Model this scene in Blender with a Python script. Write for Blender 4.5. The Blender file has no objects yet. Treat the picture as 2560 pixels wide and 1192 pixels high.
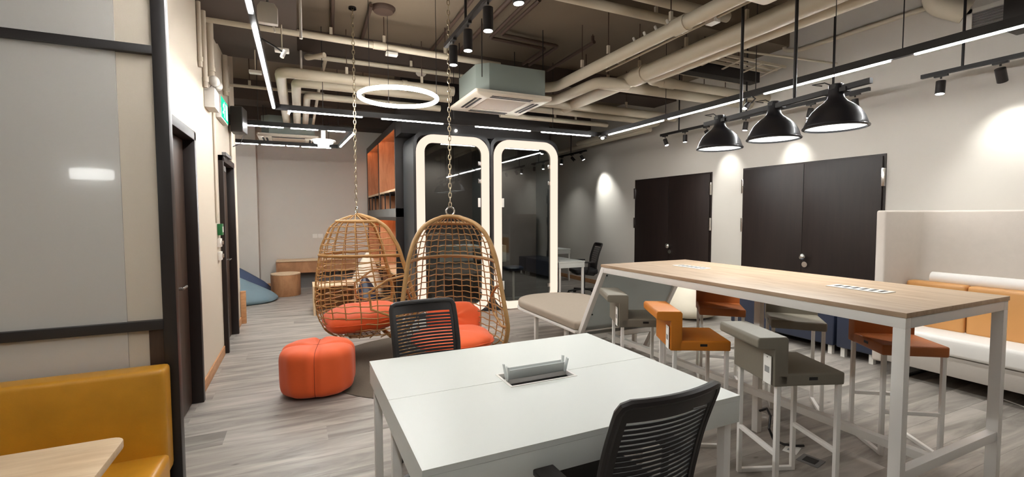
import bpy, bmesh, math, random
from mathutils import Matrix, Vector
random.seed(7)
R = math.radians
scene = bpy.context.scene
C = scene.collection

# ------------------------------------------------------------------ camera, world, exposure
def setup_camera():
    yaw, pitch, roll, F = 0.43244, 0.05032, -0.003136, 1148.85
    cy, sy, cp, sp = math.cos(yaw), math.sin(yaw), math.cos(pitch), math.sin(pitch)
    f = Vector((sy*cp, cy*cp, -sp)); r = Vector((cy, -sy, 0)); u = r.cross(f)
    c, s = math.cos(roll), math.sin(roll)
    r2 = c*r + s*u; u2 = -s*r + c*u
    m = Matrix((r2, u2, -f)).transposed().to_4x4(); m.translation = Vector((0, 0, 1.52))
    cam = bpy.data.cameras.new('camera'); cam.sensor_width = 36; cam.lens = F/2560*36; cam.clip_start = 0.05
    o = bpy.data.objects.new('camera', cam); o.matrix_world = m; C.objects.link(o); scene.camera = o
setup_camera()
w = bpy.data.worlds.new('world'); scene.world = w; w.use_nodes = True
w.node_tree.nodes['Background'].inputs[0].default_value = (0.5, 0.48, 0.45, 1)
w.node_tree.nodes['Background'].inputs[1].default_value = 0.05
scene.view_settings.view_transform = 'Standard'; scene.view_settings.look = 'None'
scene.view_settings.gamma = 1; scene.view_settings.use_curve_mapping = False
scene.view_settings.exposure = 0.88
scene.cycles.use_denoising = True
scene.cycles.max_bounces = 6; scene.cycles.diffuse_bounces = 4; scene.cycles.glossy_bounces = 3; scene.cycles.transparent_max_bounces = 8
scene.cycles.caustics_reflective = False; scene.cycles.caustics_refractive = False
scene.cycles.use_light_tree = False
scene.cycles.use_adaptive_sampling = True; scene.cycles.adaptive_threshold = 0.04
scene.cycles.sample_clamp_indirect = 6

# lamp strengths (all lamps that the room shows)
STRIP = 80.0; RING = 22.0; POD_GLOW = 0.64; SPOT_W = 16.0; PENDANT_W = 26.0

# ------------------------------------------------------------------ materials
def lin(c):
    def f(x):
        x /= 255.0
        return x/12.92 if x <= 0.04045 else ((x+0.055)/1.055)**2.4
    return (f(c[0]), f(c[1]), f(c[2]), 1)
MATS = {}
def mat(name, col, rough=0.5, metal=0.0, var=0.06, scale=8.0, bump=0.0, bscale=60.0, spec=0.5, coat=0.0, stretch=None, sheen=0.0):
    m = bpy.data.materials.new(name); m.use_nodes = True
    nt = m.node_tree; n = nt.nodes; b = n['Principled BSDF']; L = nt.links
    c = lin(col)
    tc = n.new('ShaderNodeTexCoord'); src = tc.outputs['Object']
    if stretch:
        mp = n.new('ShaderNodeMapping'); mp.inputs['Scale'].default_value = stretch
        L.new(src, mp.inputs[0]); src = mp.outputs[0]
    nz = n.new('ShaderNodeTexNoise'); nz.inputs['Scale'].default_value = scale; nz.inputs['Detail'].default_value = 4
    L.new(src, nz.inputs['Vector'])
    mx = n.new('ShaderNodeMix'); mx.data_type = 'RGBA'
    mx.inputs[6].default_value = tuple(max(0, x*(1-var)) for x in c[:3])+(1,)
    mx.inputs[7].default_value = tuple(min(1, x*(1+var)) for x in c[:3])+(1,)
    L.new(nz.outputs[0], mx.inputs[0]); L.new(mx.outputs[2], b.inputs['Base Color'])
    b.inputs['Roughness'].default_value = rough; b.inputs['Metallic'].default_value = metal
    b.inputs['Specular IOR Level'].default_value = spec; b.inputs['Coat Weight'].default_value = coat
    b.inputs['Sheen Weight'].default_value = sheen
    if bump:
        n2 = n.new('ShaderNodeTexNoise'); n2.inputs['Scale'].default_value = bscale; n2.inputs['Detail'].default_value = 3
        L.new(src, n2.inputs['Vector'])
        bp = n.new('ShaderNodeBump'); bp.inputs['Strength'].default_value = bump; bp.inputs['Distance'].default_value = 0.01
        L.new(n2.outputs[0], bp.inputs['Height']); L.new(bp.outputs[0], b.inputs['Normal'])
    MATS[name] = m; return m
def emit(name, col, s):
    m = bpy.data.materials.new(name); m.use_nodes = True; nt = m.node_tree
    for x in list(nt.nodes):
        if x.type == 'BSDF_PRINCIPLED': nt.nodes.remove(x)
    e = nt.nodes.new('ShaderNodeEmission'); e.inputs[0].default_value = lin(col); e.inputs[1].default_value = s
    nt.links.new(e.outputs[0], nt.nodes['Material Output'].inputs[0]); MATS[name] = m; return m
def glass(name, tint, ior, rough, solid=0.0, solidcol=(128, 128, 128)):
    m = bpy.data.materials.new(name); m.use_nodes = True; nt = m.node_tree; n = nt.nodes; L = nt.links
    n.remove(n['Principled BSDF'])
    t = n.new('ShaderNodeBsdfTransparent'); t.inputs[0].default_value = lin(tint)
    g = n.new('ShaderNodeBsdfGlossy'); g.inputs['Roughness'].default_value = rough
    fr = n.new('ShaderNodeFresnel'); fr.inputs[0].default_value = ior
    d = n.new('ShaderNodeBsdfDiffuse'); d.inputs[0].default_value = lin(solidcol)
    nz = n.new('ShaderNodeTexNoise'); nz.inputs['Scale'].default_value = 3
    mr = n.new('ShaderNodeMapRange'); mr.inputs[3].default_value = max(0, solid-0.05); mr.inputs[4].default_value = min(1, solid+0.05) if solid else 0
    L.new(nz.outputs[0], mr.inputs[0])
    if solid:
        tl = n.new('ShaderNodeBsdfTranslucent'); tl.inputs[0].default_value = lin(solidcol)
        md = n.new('ShaderNodeMixShader'); md.inputs[0].default_value = 0.6; L.new(d.outputs[0], md.inputs[1]); L.new(tl.outputs[0], md.inputs[2]); d = md
    m1 = n.new('ShaderNodeMixShader'); L.new(mr.outputs[0], m1.inputs[0]); L.new(t.outputs[0], m1.inputs[1]); L.new(d.outputs[0], m1.inputs[2])
    m2 = n.new('ShaderNodeMixShader'); L.new(fr.outputs[0], m2.inputs[0]); L.new(m1.outputs[0], m2.inputs[1]); L.new(g.outputs[0], m2.inputs[2])
    L.new(m2.outputs[0], n['Material Output'].inputs[0]); MATS[name] = m; return m
def wood(name, c1, c2, rough, stretch, scale=3.0, rnd=0.0, knots=False, coords='Object', spec=0.4):
    m = bpy.data.materials.new(name); m.use_nodes = True; nt = m.node_tree; n = nt.nodes; L = nt.links; b = n['Principled BSDF']
    if coords == 'World':
        g = n.new('ShaderNodeNewGeometry'); src = g.outputs['Position']
    else:
        g = n.new('ShaderNodeTexCoord'); src = g.outputs['Object']
    oi = n.new('ShaderNodeObjectInfo')
    if rnd:
        ad = n.new('ShaderNodeVectorMath'); ad.operation = 'MULTIPLY_ADD'
        cb = n.new('ShaderNodeCombineXYZ'); L.new(oi.outputs['Random'], cb.inputs[0]); L.new(oi.outputs['Random'], cb.inputs[1])
        L.new(cb.outputs[0], ad.inputs[0]); ad.inputs[1].default_value = (37, 61, 0); L.new(src, ad.inputs[2]); src = ad.outputs[0]
    mp = n.new('ShaderNodeMapping'); mp.inputs['Scale'].default_value = stretch; L.new(src, mp.inputs[0])
    nz = n.new('ShaderNodeTexNoise'); nz.inputs['Scale'].default_value = scale; nz.inputs['Detail'].default_value = 6; nz.inputs['Roughness'].default_value = 0.6; nz.inputs['Distortion'].default_value = 0.6
    L.new(mp.outputs[0], nz.inputs['Vector'])
    rp = n.new('ShaderNodeValToRGB'); rp.color_ramp.elements[0].position = 0.34; rp.color_ramp.elements[1].position = 0.66
    rp.color_ramp.elements[0].color = lin(c1); rp.color_ramp.elements[1].color = lin(c2); L.new(nz.outputs[0], rp.inputs[0])
    out = rp.outputs[0]
    if rnd:
        mr = n.new('ShaderNodeMapRange'); mr.inputs[3].default_value = 1-rnd; mr.inputs[4].default_value = 1+rnd; L.new(oi.outputs['Random'], mr.inputs[0])
        hs = n.new('ShaderNodeHueSaturation'); L.new(mr.outputs[0], hs.inputs['Value']); L.new(out, hs.inputs['Color']); out = hs.outputs[0]
    if knots:
        k = n.new('ShaderNodeTexVoronoi'); k.inputs['Scale'].default_value = 2.4
        mp2 = n.new('ShaderNodeMapping'); mp2.inputs['Scale'].default_value = (1, 2.4, 1); L.new(src, mp2.inputs[0]); L.new(mp2.outputs[0], k.inputs['Vector'])
        kr = n.new('ShaderNodeValToRGB'); kr.color_ramp.elements[0].position = 0.02; kr.color_ramp.elements[0].color = (0.22, 0.2, 0.18, 1); kr.color_ramp.elements[1].position = 0.075; kr.color_ramp.elements[1].color = (1, 1, 1, 1)
        L.new(k.outputs['Distance'], kr.inputs[0])
        mm = n.new('ShaderNodeMix'); mm.data_type = 'RGBA'; mm.blend_type = 'MULTIPLY'; mm.inputs[0].default_value = 0.8
        L.new(out, mm.inputs[6]); L.new(kr.outputs[0], mm.inputs[7]); out = mm.outputs[2]
    L.new(out, b.inputs['Base Color']); b.inputs['Roughness'].default_value = rough; b.inputs['Specular IOR Level'].default_value = spec
    bp = n.new('ShaderNodeBump'); bp.inputs['Strength'].default_value = 0.08; L.new(nz.outputs[0], bp.inputs['Height']); L.new(bp.outputs[0], b.inputs['Normal'])
    MATS[name] = m; return m

mat('paint_wall', (208, 202, 193), 0.75, var=0.03, scale=2, bump=0.03, bscale=200)
mat('paint_cream', (208, 196, 178), 0.75, var=0.03, scale=2, bump=0.03, bscale=200)
mat('ceiling_slab', (112, 99, 83), 0.9, var=0.12, scale=1.5, bump=0.1, bscale=30)
mat('ceiling_beam', (74, 63, 56), 0.9, var=0.12, scale=1.5)
wood('floor_wood', (120, 114, 107), (180, 172, 163), 0.42, (0.7, 5.0, 5.0), 1.5, rnd=0.02, knots=True, coords='World')
wood('door_dark', (34, 26, 24), (42, 32, 29), 0.4, (6, 6, 0.6), 3.0)
wood('door_brown', (58, 44, 36), (78, 60, 48), 0.45, (6, 6, 0.6), 3.0)
wood('wood_trim', (176, 128, 88), (200, 152, 110), 0.5, (2, 2, 8), 3.0)
wood('oak_top', (164, 138, 112), (188, 164, 138), 0.45, (6.0, 0.9, 4.0), 3.0)
wood('oak_light', (205, 175, 140), (226, 200, 166), 0.5, (0.8, 7.0, 4.0), 3.0)
wood('oak_brown', (150, 104, 70), (184, 136, 98), 0.5, (0.9, 5.0, 0.9), 3.0)
wood('shelf_wood', (170, 118, 84), (200, 146, 108), 0.5, (5, 5, 0.7), 3.0)
mat('black_metal', (26, 23, 24), 0.45, var=0.1)
mat('black_satin', (38, 34, 33), 0.4, var=0.1, scale=3)
mat('shade_black', (34, 33, 38), 0.35, var=0.1, coat=0.2)
mat('black_mesh', (30, 29, 31), 0.6, var=0.15, scale=40)
mat('pod_shell', (40, 41, 43), 0.35, var=0.08, scale=3)
mat('pod_inside', (62, 50, 46), 0.8, var=0.1)
mat('white_metal', (236, 232, 226), 0.35, var=0.02)
mat('white_laminate', (218, 220, 214), 0.32, var=0.015, scale=3)
mat('white_plastic', (232, 228, 220), 0.45, var=0.03)
mat('grey_plastic', (206, 210, 208), 0.4, var=0.04)
mat('grey_panel', (110, 108, 106), 0.6, var=0.06)
mat('dark_slot', (40, 38, 36), 0.7)
mat('chrome', (215, 212, 208), 0.18, metal=1.0, var=0.03)
mat('whiteboard_shaded', (198, 194, 187), 0.16, var=0.015, scale=1, coat=0.5)  # grey holds the painted shade of the partition panels
mat('orange_fabric', (230, 92, 34), 0.7, var=0.08, scale=6, bump=0.25, bscale=9, sheen=0.2)
mat('seam_thread', (150, 50, 18), 0.8)
mat('orange_leather', (204, 122, 34), 0.42, var=0.1, scale=5, bump=0.08, bscale=60)
mat('rust_leather', (166, 92, 42), 0.45, var=0.08, scale=5, bump=0.08, bscale=60)
mat('taupe_leather', (126, 119, 106), 0.5, var=0.06, scale=6, bump=0.06, bscale=80)
mat('taupe_fabric', (168, 154, 138), 0.75, var=0.05, scale=30, bump=0.1, bscale=150)
mat('mustard_leather', (204, 144, 40), 0.38, var=0.24, scale=9, bump=0.05, bscale=90)
mat('tan_leather', (204, 148, 88), 0.42, var=0.12, scale=4, bump=0.15, bscale=8)
mat('sofa_fabric', (206, 196, 186), 0.85, var=0.04, scale=20, bump=0.08, bscale=180)
mat('sofa_white', (230, 226, 220), 0.7, var=0.03, scale=6)
mat('sofa_grey', (180, 172, 163), 0.85, var=0.04, scale=20, bump=0.08, bscale=180)
mat('navy_leather', (44, 50, 68), 0.35, var=0.1, scale=5, bump=0.05, bscale=60)
mat('blue_denim', (112, 134, 144), 0.7, var=0.1, scale=5, bump=0.2, bscale=7)
mat('dark_denim', (62, 76, 104), 0.6, var=0.12, scale=5, bump=0.2, bscale=7)
mat('cream_fabric', (228, 218, 198), 0.6, var=0.05, scale=5, bump=0.15, bscale=8)
mat('rattan', (176, 134, 78), 0.5, var=0.2, scale=30)
mat('rattan_dark', (162, 124, 76), 0.5, var=0.2, scale=30)
mat('rug_brown', (96, 86, 74), 0.95, var=0.2, scale=70, bump=0.4, bscale=160)
mat('pipe_cream', (204, 194, 174), 0.5, var=0.06, scale=4)
mat('pipe_dark', (70, 52, 42), 0.6, var=0.1)
mat('duct_grey', (138, 148, 142), 0.5, var=0.06, scale=2)
mat('ac_white', (232, 224, 208), 0.5, var=0.02)
mat('ac_grille', (196, 180, 160), 0.7, var=0.1, scale=80)
mat('steel_chain', (190, 176, 150), 0.3, metal=0.9, var=0.1)
mat('sign_green', (20, 150, 100), 0.4)
mat('box_green', (20, 100, 50), 0.5)
mat('paper_white', (248, 246, 240), 0.6, var=0.02)
mat('print_grey', (150, 150, 148), 0.6)
emit('light_white', (250, 250, 248), STRIP)
emit('light_ring', (255, 250, 242), RING)
emit('light_pod', (255, 228, 208), POD_GLOW)
emit('light_spot', (250, 250, 248), 30)
emit('light_pendant', (248, 252, 248), 2.0)
emit('light_drum', (250, 252, 248), 9.0)
emit('light_small', (225, 232, 255), 6.0)
emit('light_warm', (255, 178, 124), 16.0)
emit('light_sign', (40, 210, 150), 1.0)
emit('light_sign_white', (200, 255, 235), 1.6)
for _n in ('light_spot', 'light_small', 'light_sign', 'light_sign_white', 'light_pendant'): MATS[_n].cycles.emission_sampling = 'NONE'
glass('pod_glass', (214, 220, 218), 1.8, 0.02)
glass('acrylic', (235, 238, 236), 1.5, 0.12, 0.62, (230, 233, 228))

# ------------------------------------------------------------------ mesh helpers
class MB:
    def __init__(s): s.v = []; s.f = []
    def add(s, vs, fs):
        o = len(s.v); s.v += [tuple(x) for x in vs]; s.f += [tuple(i+o for i in q) for q in fs]; return s
    def box(s, x0, x1, y0, y1, z0, z1):
        return s.add([(x0,y0,z0),(x1,y0,z0),(x1,y1,z0),(x0,y1,z0),(x0,y0,z1),(x1,y0,z1),(x1,y1,z1),(x0,y1,z1)],
                     [(0,3,2,1),(4,5,6,7),(0,1,5,4),(1,2,6,5),(2,3,7,6),(3,0,4,7)])
    def bar(s, a, b, w, h, up=(0, 0, 1)):
        a, b = Vector(a), Vector(b); d = (b-a).normalized(); u = Vector(up)
        if abs(d.dot(u)) > 0.98: u = Vector((0, 1, 0))
        x = d.cross(u).normalized(); y = x.cross(d).normalized()
        vs = []
        for p in (a, b):
            for i, j in ((-1,-1),(1,-1),(1,1),(-1,1)): vs.append(p + x*(i*w/2) + y*(j*h/2))
        return s.add(vs, [(3,2,1,0),(4,5,6,7),(0,1,5,4),(1,2,6,5),(2,3,7,6),(3,0,4,7)])
    def tube(s, a, b, r, n=10, r2=None):
        a, b = Vector(a), Vector(b); d = (b-a).normalized()
        u = Vector((0, 0, 1)) if abs(d.z) < 0.9 else Vector((1, 0, 0))
        x = d.cross(u).normalized(); y = d.cross(x)
        r2 = r if r2 is None else r2; vs = []
        for p, rr in ((a, r), (b, r2)):
            for i in range(n):
                t = 2*math.pi*i/n; vs.append(p + x*(math.cos(t)*rr) + y*(math.sin(t)*rr))
        fs = [(i, (i+1) % n, n+(i+1) % n, n+i) for i in range(n)] + [tuple(range(n))[::-1], tuple(range(n, 2*n))]
        return s.add(vs, fs)
    def path(s, pts, r, n=8, closed=False):
        P = [Vector(p) for p in pts]; m = len(P); ring = []
        T = []
        for i in range(m):
            if closed: d = P[(i+1) % m]-P[i-1]
            else: d = P[min(i+1, m-1)]-P[max(i-1, 0)]
            T.append(d.normalized())
        u = Vector((0, 0, 1)) if abs(T[0].z) < 0.9 else Vector((1, 0, 0))
        x = T[0].cross(u).normalized(); vs = []
        for i in range(m):
            x = (x - T[i]*x.dot(T[i])).normalized(); y = T[i].cross(x)
            for k in range(n):
                t = 2*math.pi*k/n; vs.append(P[i] + x*(math.cos(t)*r) + y*(math.sin(t)*r))
        fs = []
        for i in range(m if closed else m-1):
            j = (i+1) % m
            for k in range(n): fs.append((i*n+k, i*n+(k+1) % n, j*n+(k+1) % n, j*n+k))
        if not closed: fs += [tuple(range(n))[::-1], tuple(range((m-1)*n, m*n))]
        return s.add(vs, fs)
    def sweep(s, pts, sec, up=(0, 0, 1), closed=True):   # sec: 2D section (side, up) along a planar path whose normal is `up`
        P = [Vector(p) for p in pts]; m = len(P); U = Vector(up); n = len(sec); vs = []
        for i in range(m):
            d = (P[(i+1) % m]-P[i-1] if closed else P[min(i+1, m-1)]-P[max(i-1, 0)]).normalized(); x = d.cross(U).normalized()
            for a, b in sec: vs.append(P[i] + x*a + U*b)
        fs = []
        for i in range(m if closed else m-1):
            j = (i+1) % m
            for k in range(n): fs.append((i*n+k, i*n+(k+1) % n, j*n+(k+1) % n, j*n+k))
        return s.add(vs, fs)
    def lathe(s, prof, n=32, c=(0, 0, 0), cap=True):
        vs = [(c[0]+r*math.cos(2*math.pi*i/n), c[1]+r*math.sin(2*math.pi*i/n), c[2]+z) for r, z in prof for i in range(n)]
        fs = [(k*n+i, k*n+(i+1) % n, (k+1)*n+(i+1) % n, (k+1)*n+i) for k in range(len(prof)-1) for i in range(n)]
        if cap: fs += [tuple(range(n))[::-1], tuple(range((len(prof)-1)*n, len(prof)*n))]
        return s.add(vs, fs)
    def prism(s, poly, z0, z1, ax='z'):
        n = len(poly)
        def p(a, b, c): return (a, b, c) if ax == 'z' else ((c, a, b) if ax == 'x' else (a, c, b))
        vs = [p(a, b, z0) for a, b in poly] + [p(a, b, z1) for a, b in poly]
        return s.add(vs, [tuple(range(n))[::-1], tuple(range(n, 2*n))] + [(i, (i+1) % n, n+(i+1) % n, n+i) for i in range(n)])
    def quadric(s, c, r, e1=0.5, e2=0.6, nu=32, nv=16, fn=None):   # rounded cushion shape
        def pw(x, e): return math.copysign(abs(x)**e, x)
        vs = []
        for j in range(nv+1):
            ph = -math.pi/2 + math.pi*j/nv
            for i in range(nu):
                th = 2*math.pi*i/nu
                p = Vector((pw(math.cos(ph), e1)*pw(math.cos(th), e2)*r[0], pw(math.cos(ph), e1)*pw(math.sin(th), e2)*r[1], pw(math.sin(ph), e1)*r[2]))
                if fn: p = fn(p, th, ph)
                vs.append((p.x+c[0], p.y+c[1], p.z+c[2]))
        fs = [(j*nu+i, j*nu+(i+1) % nu, (j+1)*nu+(i+1) % nu, (j+1)*nu+i) for j in range(nv) for i in range(nu)]
        return s.add(vs, fs)
    def build(s, name, m, parent=None, smooth=True, bevel=0.0, seg=2, sub=0, angle=38):
        me = bpy.data.meshes.new(name); me.from_pydata(s.v, [], s.f); me.validate(); me.update()
        bm = bmesh.new(); bm.from_mesh(me); bmesh.ops.remove_doubles(bm, verts=bm.verts, dist=1e-6); bmesh.ops.recalc_face_normals(bm, faces=bm.faces)
        if bevel:
            es = [e for e in bm.edges if len(e.link_faces) == 2 and e.calc_face_angle(0) > 0.6]
            bmesh.ops.bevel(bm, geom=es, offset=bevel, segments=seg, affect='EDGES', profile=0.6, clamp_overlap=True)
        bm.to_mesh(me); bm.free()
        if smooth:
            me.polygons.foreach_set('use_smooth', [True]*len(me.polygons)); me.set_sharp_from_angle(angle=R(angle))
        me.materials.append(MATS[m] if isinstance(m, str) else m)
        o = bpy.data.objects.new(name, me); C.objects.link(o)
        if parent is not None: o.parent = parent
        if sub:
            sm = o.modifiers.new('subdivision', 'SUBSURF'); sm.levels = sub; sm.render_levels = sub
        return o
def tag(o, label=None, cat=None, group=None, kind=None):
    if label: o['label'] = label
    if cat: o['category'] = cat
    if group: o['group'] = group
    if kind: o['kind'] = kind
    return o
def thing(name, label, cat, loc=(0, 0, 0), rot=0.0, group=None):
    o = bpy.data.objects.new(name, None); C.objects.link(o); o.location = loc; o.rotation_euler = (0, 0, rot); o.empty_display_size = 0.1
    return tag(o, label, cat, group)
def struct(name, mb, m, **k):
    return tag(mb.build(name, m, **k), kind='structure')
def dup(root, loc, rot, label=None, group=None):
    r = root.copy(); C.objects.link(r); r.location = loc; r.rotation_euler = (0, 0, rot)
    if label: r['label'] = label
    if group: r['group'] = group
    for ch in list(root.children):
        c = ch.copy(); C.objects.link(c); c.parent = r
        for g in list(ch.children):
            d = g.copy(); C.objects.link(d); d.parent = c
    return r
def B(x0, x1, y0, y1, z0, z1): return MB().box(x0, x1, y0, y1, z0, z1)
def rrect(x0, x1, y0, y1, r, n=6, corners=(1, 1, 1, 1)):
    out = []
    for k, (cx, cy, a) in enumerate(((x1-r, y1-r, 0), (x0+r, y1-r, 90), (x0+r, y0+r, 180), (x1-r, y0+r, 270))):
        if corners[k]:
            for i in range(n+1): out.append((cx+r*math.cos(R(a+90*i/n)), cy+r*math.sin(R(a+90*i/n))))
        else: out.append(((x1, y1), (x0, y1), (x0, y0), (x1, y0))[k])
    return out
def spot(name, loc, aim, watt, angle, blend, parent=None, col=(0.98, 1.0, 0.96), size=0.03):
    l = bpy.data.lights.new(name, 'SPOT'); l.energy = watt; l.spot_size = R(angle); l.spot_blend = blend; l.color = col; l.shadow_soft_size = size
    o = bpy.data.objects.new(name, l); C.objects.link(o)
    o.location = loc; o.rotation_euler = (Vector(aim)-Vector(loc)).to_track_quat('-Z', 'Y').to_euler()
    if parent is not None: o.parent = parent
    return o
def interp(tab, x):
    if x <= tab[0][0]: return tab[0][1]
    for (a, p), (b, q) in zip(tab, tab[1:]):
        if x <= b:
            t = (x-a)/(b-a); return p+(q-p)*t
    return tab[-1][1]

# ================================================================== SETTING
XR, XL, YB, YF = 5.9, -0.79, 11.0, -5.0
fl = struct('floor', B(-3.4, XR+0.2, YF-0.2, YB+0.2, -0.12, -0.002), 'floor_wood')
pm = B(0, 1, 0, 1, -0.0015, 0); plank0 = pm.build('plank', 'floor_wood', fl, smooth=False); first = True
PW, PL = 0.225, 1.6; y = 0.6; row = 0
while y < YB-0.001:
    x = -0.78 - random.random()*PL; y2 = min(y+PW, YB)
    while x < XR:
        a, b = max(x, -0.78), min(x+PL, XR)
        if b-a > 0.03:
            o = plank0 if first else plank0.copy()
            if not first: C.objects.link(o)
            first = False
            o.location = (a+0.0006, y+0.0006, 0.0); o.scale = (b-a-0.0012, y2-y-0.0012, 1)
        x += PL
    y += PW; row += 1
# walls
struct('wall_right', B(XR, XR+0.2, YF, YB+0.2, 0, 4.3), 'paint_wall')
struct('wall_back', B(-2.4, XR, YB, YB+0.2, 0, 4.3), 'paint_wall')
struct('wall_rear', B(-3.4, XR, YF-0.2, YF, 0, 4.3), 'paint_wall')
struct('wall_far_left', B(-3.6, -3.4, YF, 3.0, 0, 4.3), 'paint_wall')
struct('wall_alcove', B(-2.6, -2.4, 7.5, YB, 0, 4.3), 'paint_wall')
wl = MB()
wl.box(-0.99, XL, 2.56, 3.46, 0, 4.3); wl.box(-0.99, XL, 3.46, 4.46, 2.16, 4.3); wl.box(-0.99, XL, 4.46, 5.91, 0, 4.3)
wl.box(-0.99, XL, 5.91, 6.86, 2.16, 4.3); wl.box(-0.99, XL, 6.86, 7.5, 0, 4.3); wl.box(-2.4, -0.99, 7.3, 7.5, 0, 4.3); wl.box(-3.4, -0.99, 2.56, 2.7, 0, 4.3)
struct('wall_left', wl, 'paint_cream', smooth=False)
struct('column_corner', B(-2.4, -0.77, 10.62, YB, 0, 3.72), 'paint_wall')
# ceilings and beams
struct('ceiling', B(-2.6, XR+0.2, 4.06, YB+0.2, 3.72, 4.25), 'ceiling_slab')
struct('ceiling_upper', B(-3.6, XR+0.2, YF-0.2, 4.06, 4.2, 4.3), 'ceiling_slab')
struct('beam_left', B(-2.4, 0.02, 4.06, 6.05, 3.42, 3.72), 'ceiling_beam')
struct('beam_cross', B(-2.4, XR, 6.05, 6.6, 3.46, 3.72), 'ceiling_beam')
struct('beam_far', B(-2.4, XR, 8.6, 9.1, 3.4, 3.72), 'ceiling_beam')
struct('beam_end', B(-2.4, XR, 10.4, 11.0, 3.42, 3.72), 'ceiling_beam')
# baseboards
def base_left(n, y0, y1): struct('baseboard_'+n, B(XL-0.001, XL+0.014, y0, y1, 0, 0.1), 'wood_trim', bevel=0.003)
base_left('left', 4.53, 5.85); base_left('left_far', 6.93, 7.5)
struct('baseboard_right', B(XR-0.014, XR+0.001, 7.2, YB, 0, 0.09), 'wood_trim', bevel=0.003)
struct('baseboard_back', B(-0.77, 1.4, YB-0.014, YB+0.001, 0, 0.09), 'wood_trim', bevel=0.003)
# doors of the left wall
def left_door(n, y0, y1, closer):
    d = struct('door_%d' % n, B(-0.865, -0.825, y0+0.05, y1-0.05, 0.01, 2.12), 'door_brown', bevel=0.003)
    fr = MB(); fr.box(-0.87, -0.745, y0-0.012, y0+0.05, 0, 2.19); fr.box(-0.87, -0.745, y1-0.05, y1+0.012, 0, 2.19); fr.box(-0.87, -0.745, y0-0.012, y1+0.012, 2.125, 2.19)
    fr.build('door_frame', 'door_dark', d, bevel=0.004)
    hy = y0+0.48 if closer else y0+0.5
    h = MB(); h.tube((-0.825, hy, 1.0), (-0.77, hy, 1.0), 0.012); h.tube((-0.775, hy-0.005, 1.0), (-0.775, hy+0.13, 1.0), 0.011); h.tube((-0.826, hy, 1.0), (-0.818, hy, 1.0), 0.027, 16)
    h.build('lever_handle', 'chrome', d)
    if closer:
        MB().tube((-0.826, hy, 0.89), (-0.812, hy, 0.89), 0.024, 16).build('lock_cylinder', 'chrome', d)
        k = MB(); k.box(-0.825, -0.765, y0+0.12, y0+0.36, 2.03, 2.09); k.bar((-0.75, y0+0.2, 2.2), (-0.74, y0+0.5, 2.215), 0.02, 0.012); k.box(-0.76, -0.72, y0+0.05, y0+0.5, 2.19, 2.225)
        k.build('door_closer', 'grey_panel', d)
    return d
left_door(1, 3.46, 4.46, False); left_door(2, 5.91, 6.86, True)
def right_door(n, y0, y1):
    d = struct('door_%d' % n, B(XR-0.012, XR+0.001, y0, y1, 0, 2.19), 'door_dark'); ym = (y0+y1)/2
    for a, b in ((y0+0.025, ym-0.0015), (ym+0.0015, y1-0.025)):
        B(XR-0.03, XR-0.011, a, b, 0.012, 2.165).build('door_leaf', 'door_dark', d, bevel=0.002)
    MB().box(XR-0.034, XR-0.029, ym-0.004, ym+0.004, 1.55, 2.16).build('meeting_strip', 'black_metal', d)
    for yy in (y0+0.012, y1-0.012):
        for z in (0.5, 1.37, 1.93): B(XR-0.042, XR-0.012, yy-0.016, yy+0.016, z-0.1, z+0.1).build('hinge', 'chrome', d, bevel=0.004)
    k = MB().tube((XR-0.03, ym-0.05, 0.98), (XR-0.075, ym-0.05, 0.98), 0.014, 14); k.quadric((XR-0.09, ym-0.05, 0.98), (0.034, 0.044, 0.044), 1, 1, 18, 10); k.build('door_knob', 'chrome', d)
    MB().tube((XR-0.03, ym-0.05, 0.88), (XR-0.045, ym-0.05, 0.88), 0.036, 18).build('lock_rosette', 'chrome', d)
right_door(3, 5.265, 7.086); right_door(4, 2.904, 4.706)

# ================================================================== CEILING SERVICES
def linear_light(label, p0, p1, segs, hang, horizontal=True):
    """black profile from p0 to p1; segs are (t0,t1) distances along it that glow"""
    t = thing('linear_light', label, 'lamp', (0, 0, 0)); a, b = Vector(p0), Vector(p1); d = (b-a).normalized()
    MB().bar(a, b, 0.036, 0.062).build('profile', 'black_metal', t, smooth=False)
    z = Vector((0, 0, -0.035))
    for s0, s1 in segs:
        MB().bar(a+d*s0+z, a+d*s1+z, 0.022, 0.012).build('diffuser', 'light_white', t, smooth=False)
    for h in hang:
        q = a+d*h; MB().tube(q+Vector((0, 0, 0.03)), (q.x, q.y, 3.72 if q.y > 4.06 else 4.2), 0.004, 6).build('hanger_wire', 'black_metal', t)
    return t
ZS = 2.752
linear_light('long black linear light hung along the side with the dark double doors', (4.22, 5.85, ZS), (4.22, -1.6, ZS),
             ((0.17, 1.30), (1.39, 2.45), (2.70, 3.77), (3.93, 5.1), (5.3, 6.4)), (1.34, 2.6, 3.85, 5.2))
linear_light('black linear light with four glowing lengths crossing in front of the phone booths', (-0.22, 5.89, ZS), (4.22, 5.89, ZS),
             ((0.13, 0.94), (1.17, 1.95), (2.40, 3.23), (3.41, 4.25)), (0.5, 2.1, 3.6))
linear_light('black linear light hung along the corridor wall with the exit sign', (-0.232, -1.6, ZS), (-0.232, 5.85, ZS),
             ((0.3, 1.5), (1.7, 2.9), (3.1, 4.76), (5.0, 6.19), (6.24, 7.40)), (1.6, 3.0, 4.88))
linear_light('short black linear light above the round stool, nearer of its frame', (-0.77, 7.02, ZS), (0.75, 7.02, ZS),
             ((0.03, 0.60), (0.69, 1.03), (1.16, 1.39)), (0.3, 1.3))
linear_light('short black linear light along the rear side of the lounge frame', (-2.0, 8.79, ZS), (0.66, 8.79, ZS),
             ((0.3, 1.40), (1.45, 1.8), (1.83, 2.02), (2.06, 2.53)), (0.5, 2.5))
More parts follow.
